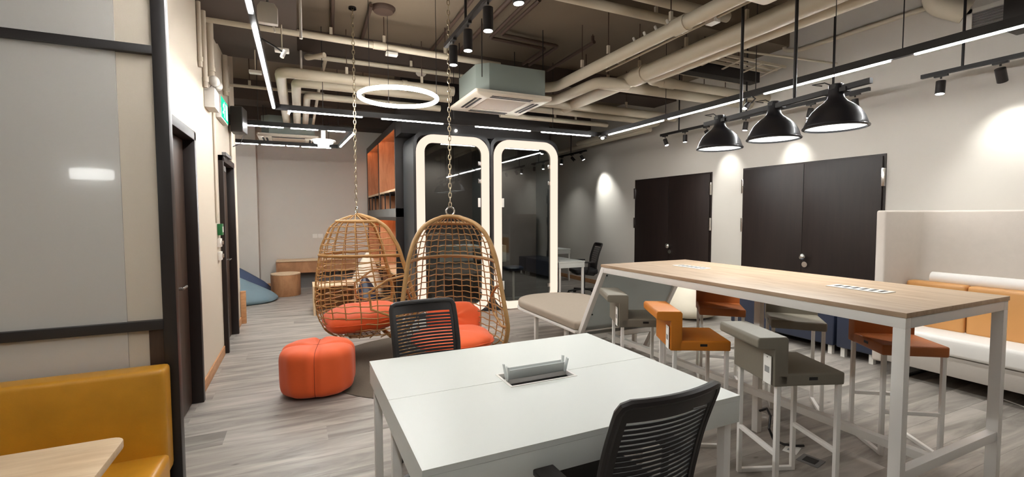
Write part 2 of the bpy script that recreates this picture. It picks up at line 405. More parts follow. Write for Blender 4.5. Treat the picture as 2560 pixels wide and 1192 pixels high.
linear_light('short black linear light joining the lounge frame sides beside the bookcase', (0.75, 7.02, ZS), (0.66, 8.79, ZS),
             ((0.1, 0.62), (0.68, 1.55)), ())
# ring lamp
t = thing('ring_lamp', 'glowing white ring lamp hung above the two swing chairs', 'lamp', (0.945, 4.79, 2.72))
pts = [(0.385*math.cos(2*math.pi*i/64), 0.385*math.sin(2*math.pi*i/64), 0) for i in range(64)]
MB().path(pts, 0.021, 10, True).build('glowing_ring', 'light_ring', t)
for a in (95, 215, 335):
    MB().tube((0.385*math.cos(R(a)), 0.385*math.sin(R(a)), 0.02), (0.385*math.cos(R(a)), 0.385*math.sin(R(a)), 1.0), 0.003, 6).build('hanger_wire', 'black_metal', t)
# little white spots clipped to the corridor linear light
for y, lab in ((3.75, 'small white clip spotlight on the corridor light, closer to the desk'), (5.84, 'small white clip spotlight at the corner of the corridor light')):
    t = thing('clip_spotlight', lab, 'lamp', (-0.2, y, ZS), 0, 'clip spotlights')
    MB().path([(-0.015, 0, 0.02), (0.06, 0.06, 0.0), (0.13, 0.10, -0.03)], 0.006, 6).build('arm', 'black_metal', t)
    MB().tube((0.13, 0.10, -0.01), (0.11, 0.085, -0.065), 0.015, 12).build('lamp_head', 'white_plastic', t)

def track(label, p0, p1, heads, hangs, hw=0.038, hl=0.13, ceil=None):
    """heads: (distance, aim vector, lit, watt, cone)"""
    t = thing('track_light', label, 'lamp'); a, b = Vector(p0), Vector(p1); d = (b-a).normalized()
    MB().bar(a, b, 0.036, 0.036).build('rail', 'black_metal', t, smooth=False)
    for h in hangs:
        q = a+d*h; MB().tube(q, (q.x, q.y, ceil or (3.72 if q.y > 4.06 else 4.2)), 0.011, 8).build('drop_rod', 'black_metal', t)
    for s, aim, lit, watt, cone in heads:
        q = a+d*s; v = Vector(aim).normalized()
        jt = q+Vector((0, 0, -0.055))
        k = MB().bar(q+d*-0.05+Vector((0, 0, -0.026)), q+d*0.05+Vector((0, 0, -0.026)), 0.03, 0.02); k.tube(q+Vector((0, 0, -0.03)), jt, 0.008, 8)
        c0 = jt - v*0.01 + Vector((0, 0, -0.03)); c1 = c0 + v*hl
        k.tube(c0, c1, hw, 18)
        sh = k.build('spot_head', 'black_satin', t)
        MB().tube(c1-v*0.004, c1+v*0.0015, hw*0.86, 16).build('lens', 'light_spot' if lit else 'chrome', sh)
        if watt: spot('spot_lamp', c1+v*0.012, c1+v, watt, cone, 1.0, sh, size=0.03)
    return t
dn = (0, 0, -1)
track('black track of cylinder spots hung between the desk and the swing chairs', (1.245, 4.12, 3.06), (1.245, 1.6, 3.06),
      ((0.22, dn, True, SPOT_W, 75), (0.60, dn, True, SPOT_W, 75), (1.03, dn, True, SPOT_W, 75), (1.50, (0.1, 0, -1), True, SPOT_W, 75)), (0.55, 2.0), 0.037, 0.16)
W = 13.0
track('black wall track with several small spots above the dark doors', (5.45, 5.93, 2.83), (5.45, 2.86, 2.83),
      ((0.1, (0.1, -0.35, -1), True, W*0.4, 55), (0.53, (0.0, 0, -1), True, 22, 95), (0.94, (0.45, -0.05, -0.62), False, W*1.2, 56), (1.6, (-0.1, 0.06, -1), True, 22, 95), (2.0, (0.45, 0.0, -0.55), False, W*1.1, 56),
       (2.46, (-0.1, 0.12, -1), True, 22, 95), (2.93, (0.05, -0.1, -1), False, 0, 50)), (0.4, 1.6, 2.7), 0.032, 0.11)
track('black wall track with spots above the grey high-back sofa', (5.45, 2.42, 2.83), (5.45, 0.4, 2.83),
      ((0.15, (-0.1, 0, -1), True, 22, 95), (0.55, (0.42, 0.02, -0.62), False, W*1.5, 80), (1.2, (0.4, 0, -1), False, W, 50)), (0.3, 1.4), 0.036, 0.12)
track('short black wall track with three spots past the phone booths', (5.45, 9.2, 2.86), (5.45, 8.1, 2.86),
      ((0.12, (-0.15, 0, -1), True, 24, 110), (0.54, (0.35, -0.7, -0.8), False, 0, 50), (0.90, (0.45, -0.3, -0.85), True, W*4.2, 60)), (0.5,), 0.032, 0.11)
# corner lamp where the linear lights meet
t = thing('clip_spotlight', 'black round clip spotlight where two linear lights meet', 'lamp', (4.2, 5.82, ZS), 0, 'clip spotlights')
MB().quadric((0, -0.02, -0.05), (0.075, 0.06, 0.03), 0.8, 1, 18, 8).build('lamp_body', 'black_satin', t)
MB().quadric((-0.03, -0.05, -0.075), (0.025, 0.025, 0.02), 1, 1, 14, 8).build('bulb', 'light_spot', t)
t = thing('clip_spotlight', 'small clip spotlight on the linear light above the pendants', 'lamp', (4.22, 3.3, ZS), 0, 'clip spotlights')
MB().path([(0, 0, -0.02), (0.0, -0.05, -0.06), (-0.02, -0.02, -0.1)], 0.008, 6).build('arm', 'black_metal', t)
MB().tube((-0.02, 0.0, -0.09), (-0.04, 0.03, -0.14), 0.02, 12, 0.03).build('lamp_head', 'black_satin', t)
MB().quadric((-0.045, 0.035, -0.145), (0.022, 0.022, 0.012), 1, 1, 12, 6).build('bulb', 'light_spot', t)

# pendants over the high table
def pendant_parts(t):
    prof = [(0.183, 0.0), (0.187, 0.012), (0.181, 0.03), (0.168, 0.07), (0.142, 0.115), (0.108, 0.15), (0.072, 0.176), (0.052, 0.2), (0.046, 0.225), (0.045, 0.29), (0.03, 0.298), (0.0, 0.298)]
    inner = [(r*0.97 if r else 0, max(0.0, z-0.006)) for r, z in prof[:-3]]
    m = MB().lathe(prof+[], 40, cap=False); m.lathe(inner[::-1], 40, cap=False)
    m.build('dome_shade', 'shade_black', t)
    rr = [(0.186*math.cos(2*math.pi*i/48), 0.186*math.sin(2*math.pi*i/48), 0.008) for i in range(48)]
    MB().path(rr, 0.008, 8, True).build('rim', 'shade_black', t)
    MB().lathe([(0.0, 0.012), (0.176, 0.012), (0.176, 0.018), (0.0, 0.018)], 40, cap=False).build('diffuser', 'light_pendant', t)
    k = MB().box(-0.03, 0.03, -0.075, 0.075, 0.235, 0.262); k.box(-0.05, 0.05, -0.02, 0.02, 0.26, 0.285); k.build('clamp', 'black_metal', t)
    MB().path([(0.0, 0.03, 0.295), (0.02, 0.09, 0.33), (-0.02, 0.15, 0.325), (0.01, 0.1, 0.31)], 0.004, 6).build('cable_loop', 'black_metal', t)
    spot('pendant_bulb', (0, 0, 0.002), (0, 0, -1), PENDANT_W, 150, 0.6, t, size=0.12)
G = 'dome pendants on the black bar'
for k, (x, y, lab) in enumerate(((3.40, 2.965, 'black dome pendant on the bar, closest to the phone booths'), (3.37, 2.43, 'middle one of the three black dome pendants on the bar'), (3.31, 1.94, 'black dome pendant on the bar, closest to the sofa'))):
    t = thing('dome_pendant', lab, 'lamp', (x, y, 2.1), 0, G); pendant_parts(t)
t = thing('pendant_bar', 'black bar on two long poles carrying the dome pendants', 'lamp')
MB().bar((3.42, 3.15, 2.352), (3.29, 1.72, 2.362), 0.03, 0.034).build('rail', 'black_metal', t, smooth=False)
for y in (2.74, 2.25): MB().tube((3.405-(2.965-y)*0.09, y, 2.36), (3.405-(2.965-y)*0.09, y, 4.2), 0.012, 10).build('pole', 'black_metal', t)
MB().tube((3.3, 1.95, 2.4), (3.3, 1.95, 4.2), 0.003, 6).build('cable', 'black_metal', t)

# air conditioners
def cassette(label, x, y, z, rotz=0.0, boxh=0.32):
    t = thing('ceiling_air_conditioner', label, 'air conditioner', (x, y, z), rotz); s = 0.485
    pr = MB()
    sec = rrect(-s, s, -s, s, 0.03, 3); inn = rrect(-0.27, 0.27, -0.27, 0.27, 0.02, 3)
    n = len(sec); vs = [(a, b, 0.012) for a, b in sec]+[(a*0.97, b*0.97, 0.0) for a, b in sec]+[(a, b, 0.0) for a, b in inn]+[(a, b, 0.02) for a, b in inn]+[(a, b, 0.045) for a, b in sec]
    fs = []
    for q0, q1 in ((4, 0), (0, 1), (1, 2), (2, 3), (3, 4)):
        for i in range(n): fs.append((q0*n+i, q0*n+(i+1) % n, q1*n+(i+1) % n, q1*n+i))
    pr.add(vs, fs); pr.build('face_panel', 'ac_white', t)
    B(-0.265, 0.265, -0.265, 0.265, 0.008, 0.02).build('intake_grille', 'ac_grille', t, bevel=0.004)
    for a in range(4):
        lo = MB(); c, sn = round(math.cos(a*math.pi/2)), round(math.sin(a*math.pi/2))
        for off in (0.345, 0.40):
            pts = [(c*off-sn*q, sn*off+c*q) for q in (-0.26, 0.26)]
            lo.bar((pts[0][0], pts[0][1], -0.001), (pts[1][0], pts[1][1], -0.001), 0.03, 0.006)
        lo.build('louver', 'dark_slot', t, smooth=False)
    po = [(-0.42, -0.3), (-0.3, -0.42), (0.42, -0.42), (0.42, 0.42), (-0.3, 0.42), (-0.42, 0.3)]
    MB().prism(po, 0.045, 0.045+boxh).build('casing', 'duct_grey', t, bevel=0.006)
    for a, b in ((-0.38, -0.4), (0.4, -0.4), (0.4, 0.4), (-0.38, 0.4)): MB().tube((a, b, 0.2), (a, b, 3.72-z if y > 4.06 else 4.2-z), 0.006, 6).build('hanger_rod', 'black_metal', t)
cassette('square ceiling air conditioner with grey casing above the phone booths', 2.285, 5.32, 2.88)
cassette('square ceiling air conditioner in the lounge corner by the far wall', -0.14, 9.34, 2.88)
cassette('square ceiling air conditioner at the top edge above the high table', 2.42, 1.70, 2.93, boxh=0.3)

# pipework
def pipe(label, pts, r, m='pipe_cream', rods=(), joints=(), ceil=3.72, n=14):
    t = thing('ceiling_pipe', label, 'pipe')
    # rounded elbows
    P = [Vector(p) for p in pts]; out = [P[0]]
    for i in range(1, len(P)-1):
        a = (P[i-1]-P[i]).normalized(); b = (P[i+1]-P[i]).normalized(); k = min(r*2.0, (P[i-1]-P[i]).length*0.4, (P[i+1]-P[i]).length*0.4)
        for s in range(7):
            u = s/6; out.append((1-u)**2*(P[i]+a*k)+2*u*(1-u)*P[i]+u*u*(P[i]+b*k))
    out.append(P[-1])
    MB().path(out, r, n).build('pipe_length', m, t)
    for q in rods:
        MB().tube(q, (q[0], q[1], ceil if q[1] > 4.06 else 4.2), 0.0055, 6).build('hanger_rod', 'pipe_dark', t)
        MB().box(q[0]-0.015, q[0]+0.015, q[1]-0.012, q[1]+0.012, q[2]+r*0.6, q[2]+r+0.06).build('clamp', m, t)
    for a, b in joints: MB().tube(a, b, r*1.18, n).build('pipe_sleeve', m, t)
    return t
pipe('thick cream pipe running toward the camera over the pendants', [(3.62, 6.0, 3.12), (3.64, 0.5, 3.17)], 0.088, rods=((3.62, 4.3, 3.16), (3.62, 4.9, 3.16), (3.62, 5.4, 3.16), (3.63, 2.9, 3.18), (3.63, 3.6, 3.18)), joints=(((3.628, 4.2, 3.136), (3.628, 4.4, 3.134)),))
pipe('cream pipe running toward the camera from the grey casing', [(2.75, 5.35, 3.16), (3.02, 5.2, 3.16), (3.05, 0.8, 3.16)], 0.062, rods=((3.03, 4.1, 3.2), (3.04, 3.2, 3.2), (3.03, 4.6, 3.2)), joints=(((3.038, 3.0, 3.16), (3.038, 3.15, 3.16)),))
pipe('short cream pipe bending beside the grey casing', [(2.72, 5.6, 3.08), (3.2, 5.5, 3.08), (3.22, 4.55, 3.08), (3.62, 4.5, 3.08)], 0.065)
pipe('cream pipe crossing to the door wall, nearest the pendants', [(3.3, 4.63, 3.1), (XR+0.02, 4.63, 3.1)], 0.07, rods=((4.6, 4.63, 3.12), (5.0, 4.63, 3.12), (5.4, 4.63, 3.12)))
pipe('slim cream pipe crossing to the door wall beneath the cable tray', [(3.80, 0.5, 3.10), (3.80, 4.36, 3.12), (XR+0.02, 4.36, 3.12)], 0.055, joints=(((4.0, 4.36, 3.12), (4.2, 4.36, 3.12)),))
pipe('cream pipe crossing from the air conditioner to the door wall, upper of two', [(2.7, 5.72, 3.1), (5.6, 5.78, 3.1)], 0.062, rods=((4.6, 5.76, 3.13),))
pipe('cream pipe crossing from the air conditioner to the door wall, lower of two', [(2.7, 5.98, 3.06), (5.5, 6.02, 3.06), (5.5, 8.5, 3.06)], 0.05)
pipe('slim cream pipe crossing behind the air conditioner toward the wall track', [(2.9, 6.72, 3.1), (4.95, 6.72, 3.1)], 0.04, rods=((3.9, 6.72, 3.1), (4.3, 6.72, 3.1)))
pipe('cream pipe along the door wall past the phone booths', [(5.55, 6.3, 3.0), (5.55, 10.9, 3.0)], 0.045)
pipe('thick cream pipe with an elbow above the ring lamp, front one', [(1.87, 5.86, 3.14), (-0.16, 5.86, 3.14), (-0.16, 9.6, 3.14)], 0.06, rods=((0.55, 5.86, 3.16), (1.45, 5.86, 3.16)), joints=(((1.2, 5.86, 3.14), (1.26, 5.86, 3.14)),))
pipe('thick cream pipe with an elbow above the ring lamp, rear one', [(1.9, 6.08, 3.10), (0.0, 6.08, 3.10), (0.0, 9.6, 3.10)], 0.055)
pipe('cream pipe with an elbow behind the ring lamp', [(1.95, 6.78, 3.12), (0.13, 6.78, 3.12), (0.13, 9.6, 3.12)], 0.045, rods=((0.85, 6.78, 3.14),))
pipe('long flat-lying cream conduit crossing above the swing chairs', [(-0.8, 5.33, 3.42), (2.3, 5.33, 3.38)], 0.036, rods=((0.35, 5.33, 3.42), (0.9, 5.33, 3.42), (1.6, 5.33, 3.4)), joints=(((0.78, 5.33, 3.4), (0.92, 5.33, 3.4)),))
pipe('slim cream pipe with a hooked end above the ring lamp', [(0.3, 5.7, 3.34), (0.12, 5.9, 3.34), (0.12, 6.01, 3.4), (2.1, 6.01, 3.4)], 0.028, rods=((1.35, 6.01, 3.42),))
pipe('slim cream pipe dropping behind the elbows toward the lounge', [(0.33, 6.01, 3.4), (0.29, 6.6, 3.3), (0.25, 9.0, 3.1)], 0.022)
pipe('slim cream pipe crossing the corridor near the exit sign', [(-0.8, 6.94, 3.2), (0.35, 6.94, 3.2)], 0.02, rods=((-0.55, 6.94, 3.2),))
pipe('cream pipe at the ceiling edge, lower of two', [(2.1, 3.68, 3.5), (3.75, 3.68, 3.5)], 0.045, rods=((2.6, 3.68, 3.52), (3.3, 3.68, 3.5)))
pipe('cream pipe at the ceiling edge, upper of two', [(2.75, 3.38, 3.5), (3.95, 3.38, 3.5)], 0.05, rods=((3.3, 3.38, 3.52),))
pipe('slim cream conduit with a hook on the door wall near the ceiling', [(5.86, 4.1, 3.86), (5.86, 4.1, 3.68), (5.86, 3.9, 3.62), (5.86, 1.2, 3.62)], 0.026)
pipe('thin cream conduit slanting across the door wall', [(4.3, 3.72, 3.35), (5.88, 3.45, 3.32)], 0.012)
pipe('wide pale duct at the upper corner above the sofa', [(5.5, 2.2, 4.15), (5.58, 2.42, 3.55), (5.7, 2.2, 3.4)], 0.1)
# thin brown sprinkler lines under the slab
DK = 'pipe_dark'
pipe('thin brown pipe under the slab, leftmost above the swing chairs', [(0.3, 4.1, 3.68), (0.42, 6.2, 3.68)], 0.02, DK)
pipe('thin brown pipe under the slab ending at the round ceiling speaker', [(0.72, 5.0, 3.68), (0.75, 6.1, 3.68)], 0.02, DK)
pipe('thin brown pipe under the slab beside the cylinder spots', [(1.62, 4.1, 3.68), (1.62, 6.1, 3.68)], 0.02, DK)
pipe('brown bent pipe under the slab, inner one of the bent pair', [(2.1, 4.1, 3.64), (2.12, 5.2, 3.64), (2.9, 5.25, 3.64), (2.9, 5.9, 3.64)], 0.02, DK)
pipe('brown bent pipe under the slab, outer one of the bent pair', [(2.2, 4.1, 3.64), (2.2, 5.05, 3.64), (3.0, 5.1, 3.64), (3.0, 5.9, 3.64)], 0.02, DK)
pipe('straight thick brown pipe under the slab beside the bent pair', [(1.95, 4.1, 3.66), (1.95, 6.1, 3.66)], 0.026, DK)
pipe('brown pipe with a red-brown end under the slab', [(3.3, 4.75, 3.62), (3.32, 5.95, 3.62)], 0.022, DK, rods=((3.3, 4.78, 3.62),))
# hook rail and cable tray
t = thing('conduit_rail', 'thin conduit with junction boxes and white hooks along the thick pipe', 'conduit')
MB().path([(3.3, 4.5, 3.2), (3.36, 1.2, 3.26)], 0.011, 8).build('conduit', 'pipe_cream', t)
for y in (3.0, 2.35): B(3.29, 3.37, y-0.05, y+0.05, 3.19, 3.25).build('junction_box', 'white_plastic', t, bevel=0.006)
for i in range(4):
    y = 3.9-0.16*i; MB().path([(3.2, y, 3.36), (3.2, y-0.03, 3.3), (3.25, y-0.06, 3.28), (3.3, y-0.03, 3.29)], 0.014, 6).build('hook', 'white_plastic', t)
MB().path([(3.32+0.07*math.cos(R(a)), 4.28, 3.3+0.07*math.sin(R(a))) for a in range(0, 360, 30)], 0.014, 6, True).build('ring_valve', 'pipe_cream', t)
t = thing('cable_tray', 'open cable tray with pale rails hung near the door wall', 'cable tray')
for y in (4.0, 4.12, 4.24): MB().bar((4.05, y, 3.42), (5.75, y, 3.42), 0.022, 0.03).build('rail', 'pipe_cream', t, smooth=False)
for y in (4.45, 4.55): MB().bar((4.05, y, 3.34), (5.6, y, 3.34), 0.022, 0.03).build('rail', 'pipe_cream', t, smooth=False)
for i in range(5): MB().bar((4.2+0.36*i, 3.98, 3.40), (4.2+0.36*i, 4.57, 3.33), 0.03, 0.012).build('rung', 'pipe_cream', t, smooth=False)
B(4.3, 5.62, 4.27, 4.42, 3.28, 3.44).build('black_liner', 'black_metal', t, smooth=False)
for x in (4.6, 5.2): MB().tube((x, 4.26, 3.42), (x, 4.26, 3.72), 0.006, 6).build('hanger_rod', 'pipe_dark', t)
# small ceiling devices
tag(MB().lathe([(0.0, -0.05), (0.10, -0.045), (0.125, -0.01), (0.125, 0.0), (0.0, 0.0)], 28, (0.86, 5.1, 3.72), False).build('ceiling_speaker', 'pipe_dark'), 'round brown speaker fixed under the ceiling slab', 'speaker')
tag(MB().lathe([(0.0, -0.04), (0.05, -0.035), (0.07, -0.012), (0.07, 0.0), (0.0, 0.0)], 24, (1.55, 6.3, 3.46), False).build('smoke_detector', 'white_plastic'), 'small round smoke detector under the beam by the air conditioner', 'smoke detector')
t = thing('hanging_sensor', 'pale boxy sensor hung from the ceiling near the corridor light', 'sensor', (-0.2, 4.4, 3.2))
MB().prism([(-0.075, -0.085), (0.075, -0.085), (0.075, 0.045), (0.05, 0.085), (-0.05, 0.085), (-0.075, 0.045)], -0.03, 0.03, 'y').build('housing', 'white_plastic', t, bevel=0.006)
MB().tube((0, 0, 0.08), (0, 0, 0.225), 0.01, 8).build('stem', 'grey_panel', t); MB().tube((0.04, -0.01, -0.1), (0.05, -0.02, -0.15), 0.008, 8).build('probe', 'white_plastic', t)
for k, (x, y, z, lab) in enumerate(((0.05, 4.62, 3.12, 'long pale stick hanging near the slab edge'), (0.06, 6.0, 3.18, 'short pale stick hanging above the pipe elbows'))):
    t = thing('hanging_stick', lab, 'conduit', (x, y, z)); MB().tube((0, 0, 0), (0, 0, 3.45-z if k else 3.72-z), 0.012, 8).build('rod', 'white_plastic', t); MB().tube((0, 0, -0.01), (0, 0, 0.02), 0.015, 8).build('end_cap', 'white_plastic', t)
for x, y, z, lab in ((-0.42, 6.1, 3.15, 'pale square plate fixed beneath the beam near the exit sign'), (0.98, 5.33, 3.31, 'pale flat junction box fixed beneath the long conduit'), (-0.12, 5.2, 3.15, 'small pale box hung beside the corridor light')):
    t = thing('junction_box', lab, 'junction box', (x, y, z)); B(-0.065, 0.065, -0.04, 0.04, 0, 0.035).build('housing', 'white_plastic', t, bevel=0.008); MB().tube((0, 0, 0.05), (0, 0, 3.42-z), 0.008, 6).build('stem', 'pipe_cream', t)
t = thing('wall_vent', 'white framed louvre vent high on the wall above the sofa', 'vent', (XR, 2.12, 3.33))
fr = MB(); fr.box(-0.03, 0.0, -0.15, -0.11, -0.14, 0.14); fr.box(-0.03, 0, 0.11, 0.15, -0.14, 0.14); fr.box(-0.03, 0, -0.15, 0.15, 0.1, 0.14); fr.box(-0.03, 0, -0.15, 0.15, -0.14, -0.1); fr.build('frame', 'white_plastic', t, smooth=False)
for i in range(8): MB().bar((-0.014, -0.11, -0.085+0.024*i), (-0.014, 0.11, -0.085+0.024*i), 0.018, 0.006, (1, 0, 1)).build('slat', 'grey_panel', t, smooth=False)
tag(B(XR-0.28, XR, 1.62, 1.93, 3.12, 3.5).build('duct_box', 'black_satin', bevel=0.01), 'dark square duct box beside the white louvre vent', 'duct')

# ================================================================== LEFT WALL FITTINGS
t = thing('exit_sign', 'green lit exit sign with running figure on the corridor wall', 'sign', (XL, 6.13, 2.71))
B(0, 0.05, -0.26, 0.26, -0.125, 0.125).build('housing', 'white_plastic', t, bevel=0.006)
B(0.05, 0.053, -0.245, 0.245, -0.11, 0.11).build('green_face', 'light_sign', t, smooth=False)
mk = MB()
mk.box(0.053, 0.055, 0.06, 0.2, -0.085, 0.085)                                   # doorway
X0, X1 = 0.054, 0.0545
fgr = MB()
fgr.prism([(-0.045+0.02*math.cos(R(a)), 0.065+0.02*math.sin(R(a))) for a in range(0, 360, 30)], 0.053, 0.055, 'x')
for a, b, wd in (((-0.055, 0.04), (-0.09, -0.015), 0.034), ((-0.09, -0.015), (-0.045, -0.04), 0.022), ((-0.045, -0.04), (-0.06, -0.09), 0.02), ((-0.09, -0.015), (-0.13, -0.05), 0.022), ((-0.13, -0.05), (-0.175, -0.05), 0.02),
                 ((-0.055, 0.035), (-0.015, 0.0), 0.015), ((-0.06, 0.04), (-0.12, 0.045), 0.015), ((-0.12, 0.045), (-0.14, 0.01), 0.014)):
    fgr.bar((0.054, a[0], a[1]), (0.054, b[0], b[1]), wd, 0.002, (1, 0, 0))
mk.build('doorway_mark', 'light_sign_white', t, smooth=False); fgr.build('running_figure', 'light_sign_white', t, smooth=False)
t = thing('emergency_light', 'white twin-head emergency light on the corridor wall', 'lamp', (XL, 5.32, 2.6))
B(0, 0.09, -0.13, 0.13, -0.05, 0.14).build('battery_box', 'white_plastic', t, bevel=0.01)
for y in (-0.05, 0.13):
    k = MB().tube((0.05, y, 0.14), (0.06, y, 0.19), 0.012, 8); k.quadric((0.075, y, 0.215), (0.05, 0.05, 0.05), 1, 1, 18, 10); k.build('lamp_head', 'white_plastic', t)
t = thing('wall_speaker', 'black wall speaker beside the green exit sign', 'speaker', (XL, 6.85, 2.74))
MB().prism([(0.03, -0.1), (0.17, -0.14), (0.2, 0.14), (0.03, 0.14)], -0.16, 0.16).build('cabinet', 'black_satin', t, bevel=0.02, seg=3)
B(0, 0.05, -0.04, 0.04, -0.06, 0.06).build('bracket', 'black_metal', t); MB().path([(0.1, 0.1, 0.16), (0.16, 0.2, 0.1), (0.17, 0.26, -0.05), (0.1, 0.28, -0.25), (0.01, 0.28, -0.3)], 0.006, 6).build('cable', 'black_metal', t)
t = thing('break_glass_box', 'small green break glass box beside the corridor door', 'alarm box', (XL, 5.74, 1.38))
B(0, 0.045, -0.05, 0.05, -0.06, 0.06).build('housing', 'box_green', t, bevel=0.005); B(0.045, 0.047, -0.03, 0.03, -0.03, 0.03).build('glass_plate', 'white_plastic', t)
for z, lab in ((1.24, 'white wall switch below the green box, upper one'), (1.10, 'white wall switch below the green box, lower one')):
    t = thing('wall_switch', lab, 'switch', (XL, 5.72, z)); B(0, 0.03, -0.06, 0.06, -0.045, 0.045).build('plate', 'white_plastic', t, bevel=0.005); B(0.03, 0.045, -0.01, 0.05, -0.02, 0.02).build('rocker', 'chrome', t, bevel=0.004)
for y, z0, r, lab in ((4.95, 2.85, 0.018, 'slim wall conduit above the twin-head lamp, nearer the desk'), (5.15, 2.72, 0.022, 'slim wall conduit rising from the twin-head lamp'), (5.45, 2.9, 0.03, 'stout wall conduit rising between the twin-head lamp and exit sign'), (6.45, 2.95, 0.03, 'stout wall conduit above the wall speaker'), (5.62, 1.45, 0.012, 'thin wall conduit rising from the green box'), (6.9, 2.2, 0.012, 'thin wall conduit past the wall speaker')):
    t = thing('wall_conduit', lab, 'conduit', (XL+r, y, z0)); MB().tube((0, 0, 0), (0, 0, 3.42-z0), r, 10).build('pipe_length', 'paint_cream', t); MB().tube((0, 0, 0.05), (0, 0, 0.09), r*1.3, 10).build('clip', 'pipe_cream', t)
tag(B(-0.785, -0.72, 7.44, 7.5, 0, 0.46).build('wood_post', 'wood_trim', bevel=0.004), 'short wooden corner guard at the end of the corridor wall', 'corner guard')

# ================================================================== BOOTH AT THE LEFT
YP = 2.5
t = thing('screen_partition', 'black framed partition with white panels behind the mustard bench', 'partition', (0, YP, 0))
fr = MB().box(-0.565, -0.513, -0.005, 0.055, 0, 4.2); fr.build('post', 'black_satin', t, bevel=0.003)
for z0, z1 in ((2.222, 2.258), (1.018, 1.06)): B(-3.38, -0.563, -0.012, 0.05, z0, z1).build('crossbar', 'black_satin', t, bevel=0.003)
for z0, z1, nm in ((2.258, 4.2, 'upper'), (1.06, 2.222, 'middle'), (0, 1.018, 'lower')):  # light and shade step across the panels painted as two colours
    tag(B(-3.38, -0.696, 0.012, 0.045, z0, z1).build('shaded_panel', 'whiteboard_shaded', t, smooth=False), 'glossy board, painted greyer for the shaded side')
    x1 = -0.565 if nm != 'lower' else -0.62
    tag(B(-0.696, x1, 0.02, 0.05, z0, z1).build('side_panel', 'paint_cream', t, smooth=False), 'matt strip, painted cream for the lit side')
B(-0.62, -0.565, 0.01, 0.05, 0, 1.018).build('wood_stile', 'door_brown', t, smooth=False)
t = thing('booth_bench', 'mustard yellow leather booth bench against the black framed partition', 'bench', (0, 0, 0))
B(-3.3, -0.54, 2.375, 2.485, 0.40, 0.868).build('backrest', 'mustard_leather', t, bevel=0.022, seg=3)
B(-3.3, -0.535, 1.86, 2.40, 0.34, 0.50).build('seat', 'mustard_leather', t, bevel=0.03, seg=3)
B(-3.3, -0.56, 1.92, 2.44, 0.0, 0.345).build('plinth', 'black_satin', t, smooth=False)
t = thing('booth_table', 'light wood table with rounded corners before the mustard bench', 'table', (0, 0, 0))
MB().prism(rrect(-1.6, -0.578, 0.95, 2.035, 0.045, 5), 0.712, 0.74).build('tabletop', 'oak_light', t, bevel=0.003)
MB().tube((-1.1, 1.5, 0.02), (-1.1, 1.5, 0.712), 0.04, 16).build('pedestal', 'black_metal', t); MB().lathe([(0.28, 0), (0.28, 0.012), (0.04, 0.03)], 32, (-1.1, 1.5, 0)).build('base_plate', 'black_metal', t)

t = thing('booth_pendant', 'white drum lamp over the booth table, mirrored in the glossy board', 'lamp', (-1.17, 1.3, 1.785))
MB().lathe([(0.1, -0.03), (0.105, -0.022), (0.105, 0.022), (0.1, 0.03)], 32).build('drum_shade', 'light_drum', t)
MB().tube((0, 0, 0.04), (0, 0, 2.4), 0.005, 6).build('cord', 'black_metal', t); MB().lathe([(0.04, 2.37), (0.04, 2.4), (0.0, 2.4)], 16, (0, 0, 0), False).build('ceiling_rose', 'black_metal', t)

# ================================================================== WHITE DESK
DX0, DX1, DY0, DYM, DY1, DZ = 0.322, 1.712, 1.359, 1.955, 2.53, 0.74
t = thing('office_desk', 'large white double desk with a power box in the middle', 'desk', (0, 0, 0))
HX0, HX1, HY0, HY1 = 0.86, 1.20, 1.87, 2.04
for y0, y1, hy in ((DY0, DYM-0.0018, HY0), (DYM+0.0018, DY1, HY1)):
    q = MB(); lo, hi = (y0, y1)
    if hy < DYM:
        q.prism([(DX0, lo), (DX1, lo), (DX1, hi), (HX1, hi), (HX1, hy), (HX0, hy), (HX0, hi), (DX0, hi)], DZ-0.022, DZ)
    else:
        q.prism([(DX0, hi), (DX0, lo), (HX0, lo), (HX0, hy), (HX1, hy), (HX1, lo), (DX1, lo), (DX1, hi)], DZ-0.022, DZ)
    q.build('desktop', 'white_laminate', t, smooth=False)
B(DX0+0.001, DX0+0.02, DY0+0.02, DY1-0.02, 0.625, DZ-0.022).build('side_panel', 'white_laminate', t, smooth=False)
B(DX1-0.02, DX1-0.001, DY0+0.02, DY1-0.02, 0.625, DZ-0.022).build('side_panel', 'white_laminate', t, smooth=False)
B(DX0+0.02, DX1-0.02, DY0+0.03, DY1-0.03, 0.628, 0.636).build('underside', 'white_laminate', t, smooth=False)
xm = (DX0+DX1)/2
for y in (DY0, DY1):
    s = 1 if y == DY0 else -1
    for a, b in ((DX0, xm-0.002), (xm+0.002, DX1)):
        ya, yb = sorted((y+s*0.001, y+s*0.02)); B(a+0.001, b-0.001, ya, yb, 0.622, DZ-0.023).build('drawer_front', 'white_laminate', t, bevel=0.0015)
for y in (DY0+0.006, DY1-0.012): B(xm-0.004, xm+0.004, y, y+0.006, 0.624, DZ-0.024).build('shadow_gap', 'dark_slot', t, smooth=False)
for a, b in ((DX0+0.02, HX0-0.012), (HX1+0.012, DX1-0.02)): B(a, b, DYM-0.006, DYM+0.006, DZ-0.03, DZ-0.0225).build('shadow_gap', 'dark_slot', t, smooth=False)
for x in (DX0+0.035, DX1-0.035):
    for y in (DY0+0.05, DYM+0.02, DY1-0.04):
        B(x-0.02, x+0.02, y-0.02, y+0.02, 0, 0.63).build('leg', 'white_metal', t, bevel=0.004)
t = thing('desk_power_box', 'grey flip-up power box set into the white desk', 'power box', ((HX0+HX1)/2, (HY0+HY1)/2, DZ))
hx, hy = (HX1-HX0)/2, (HY1-HY0)/2
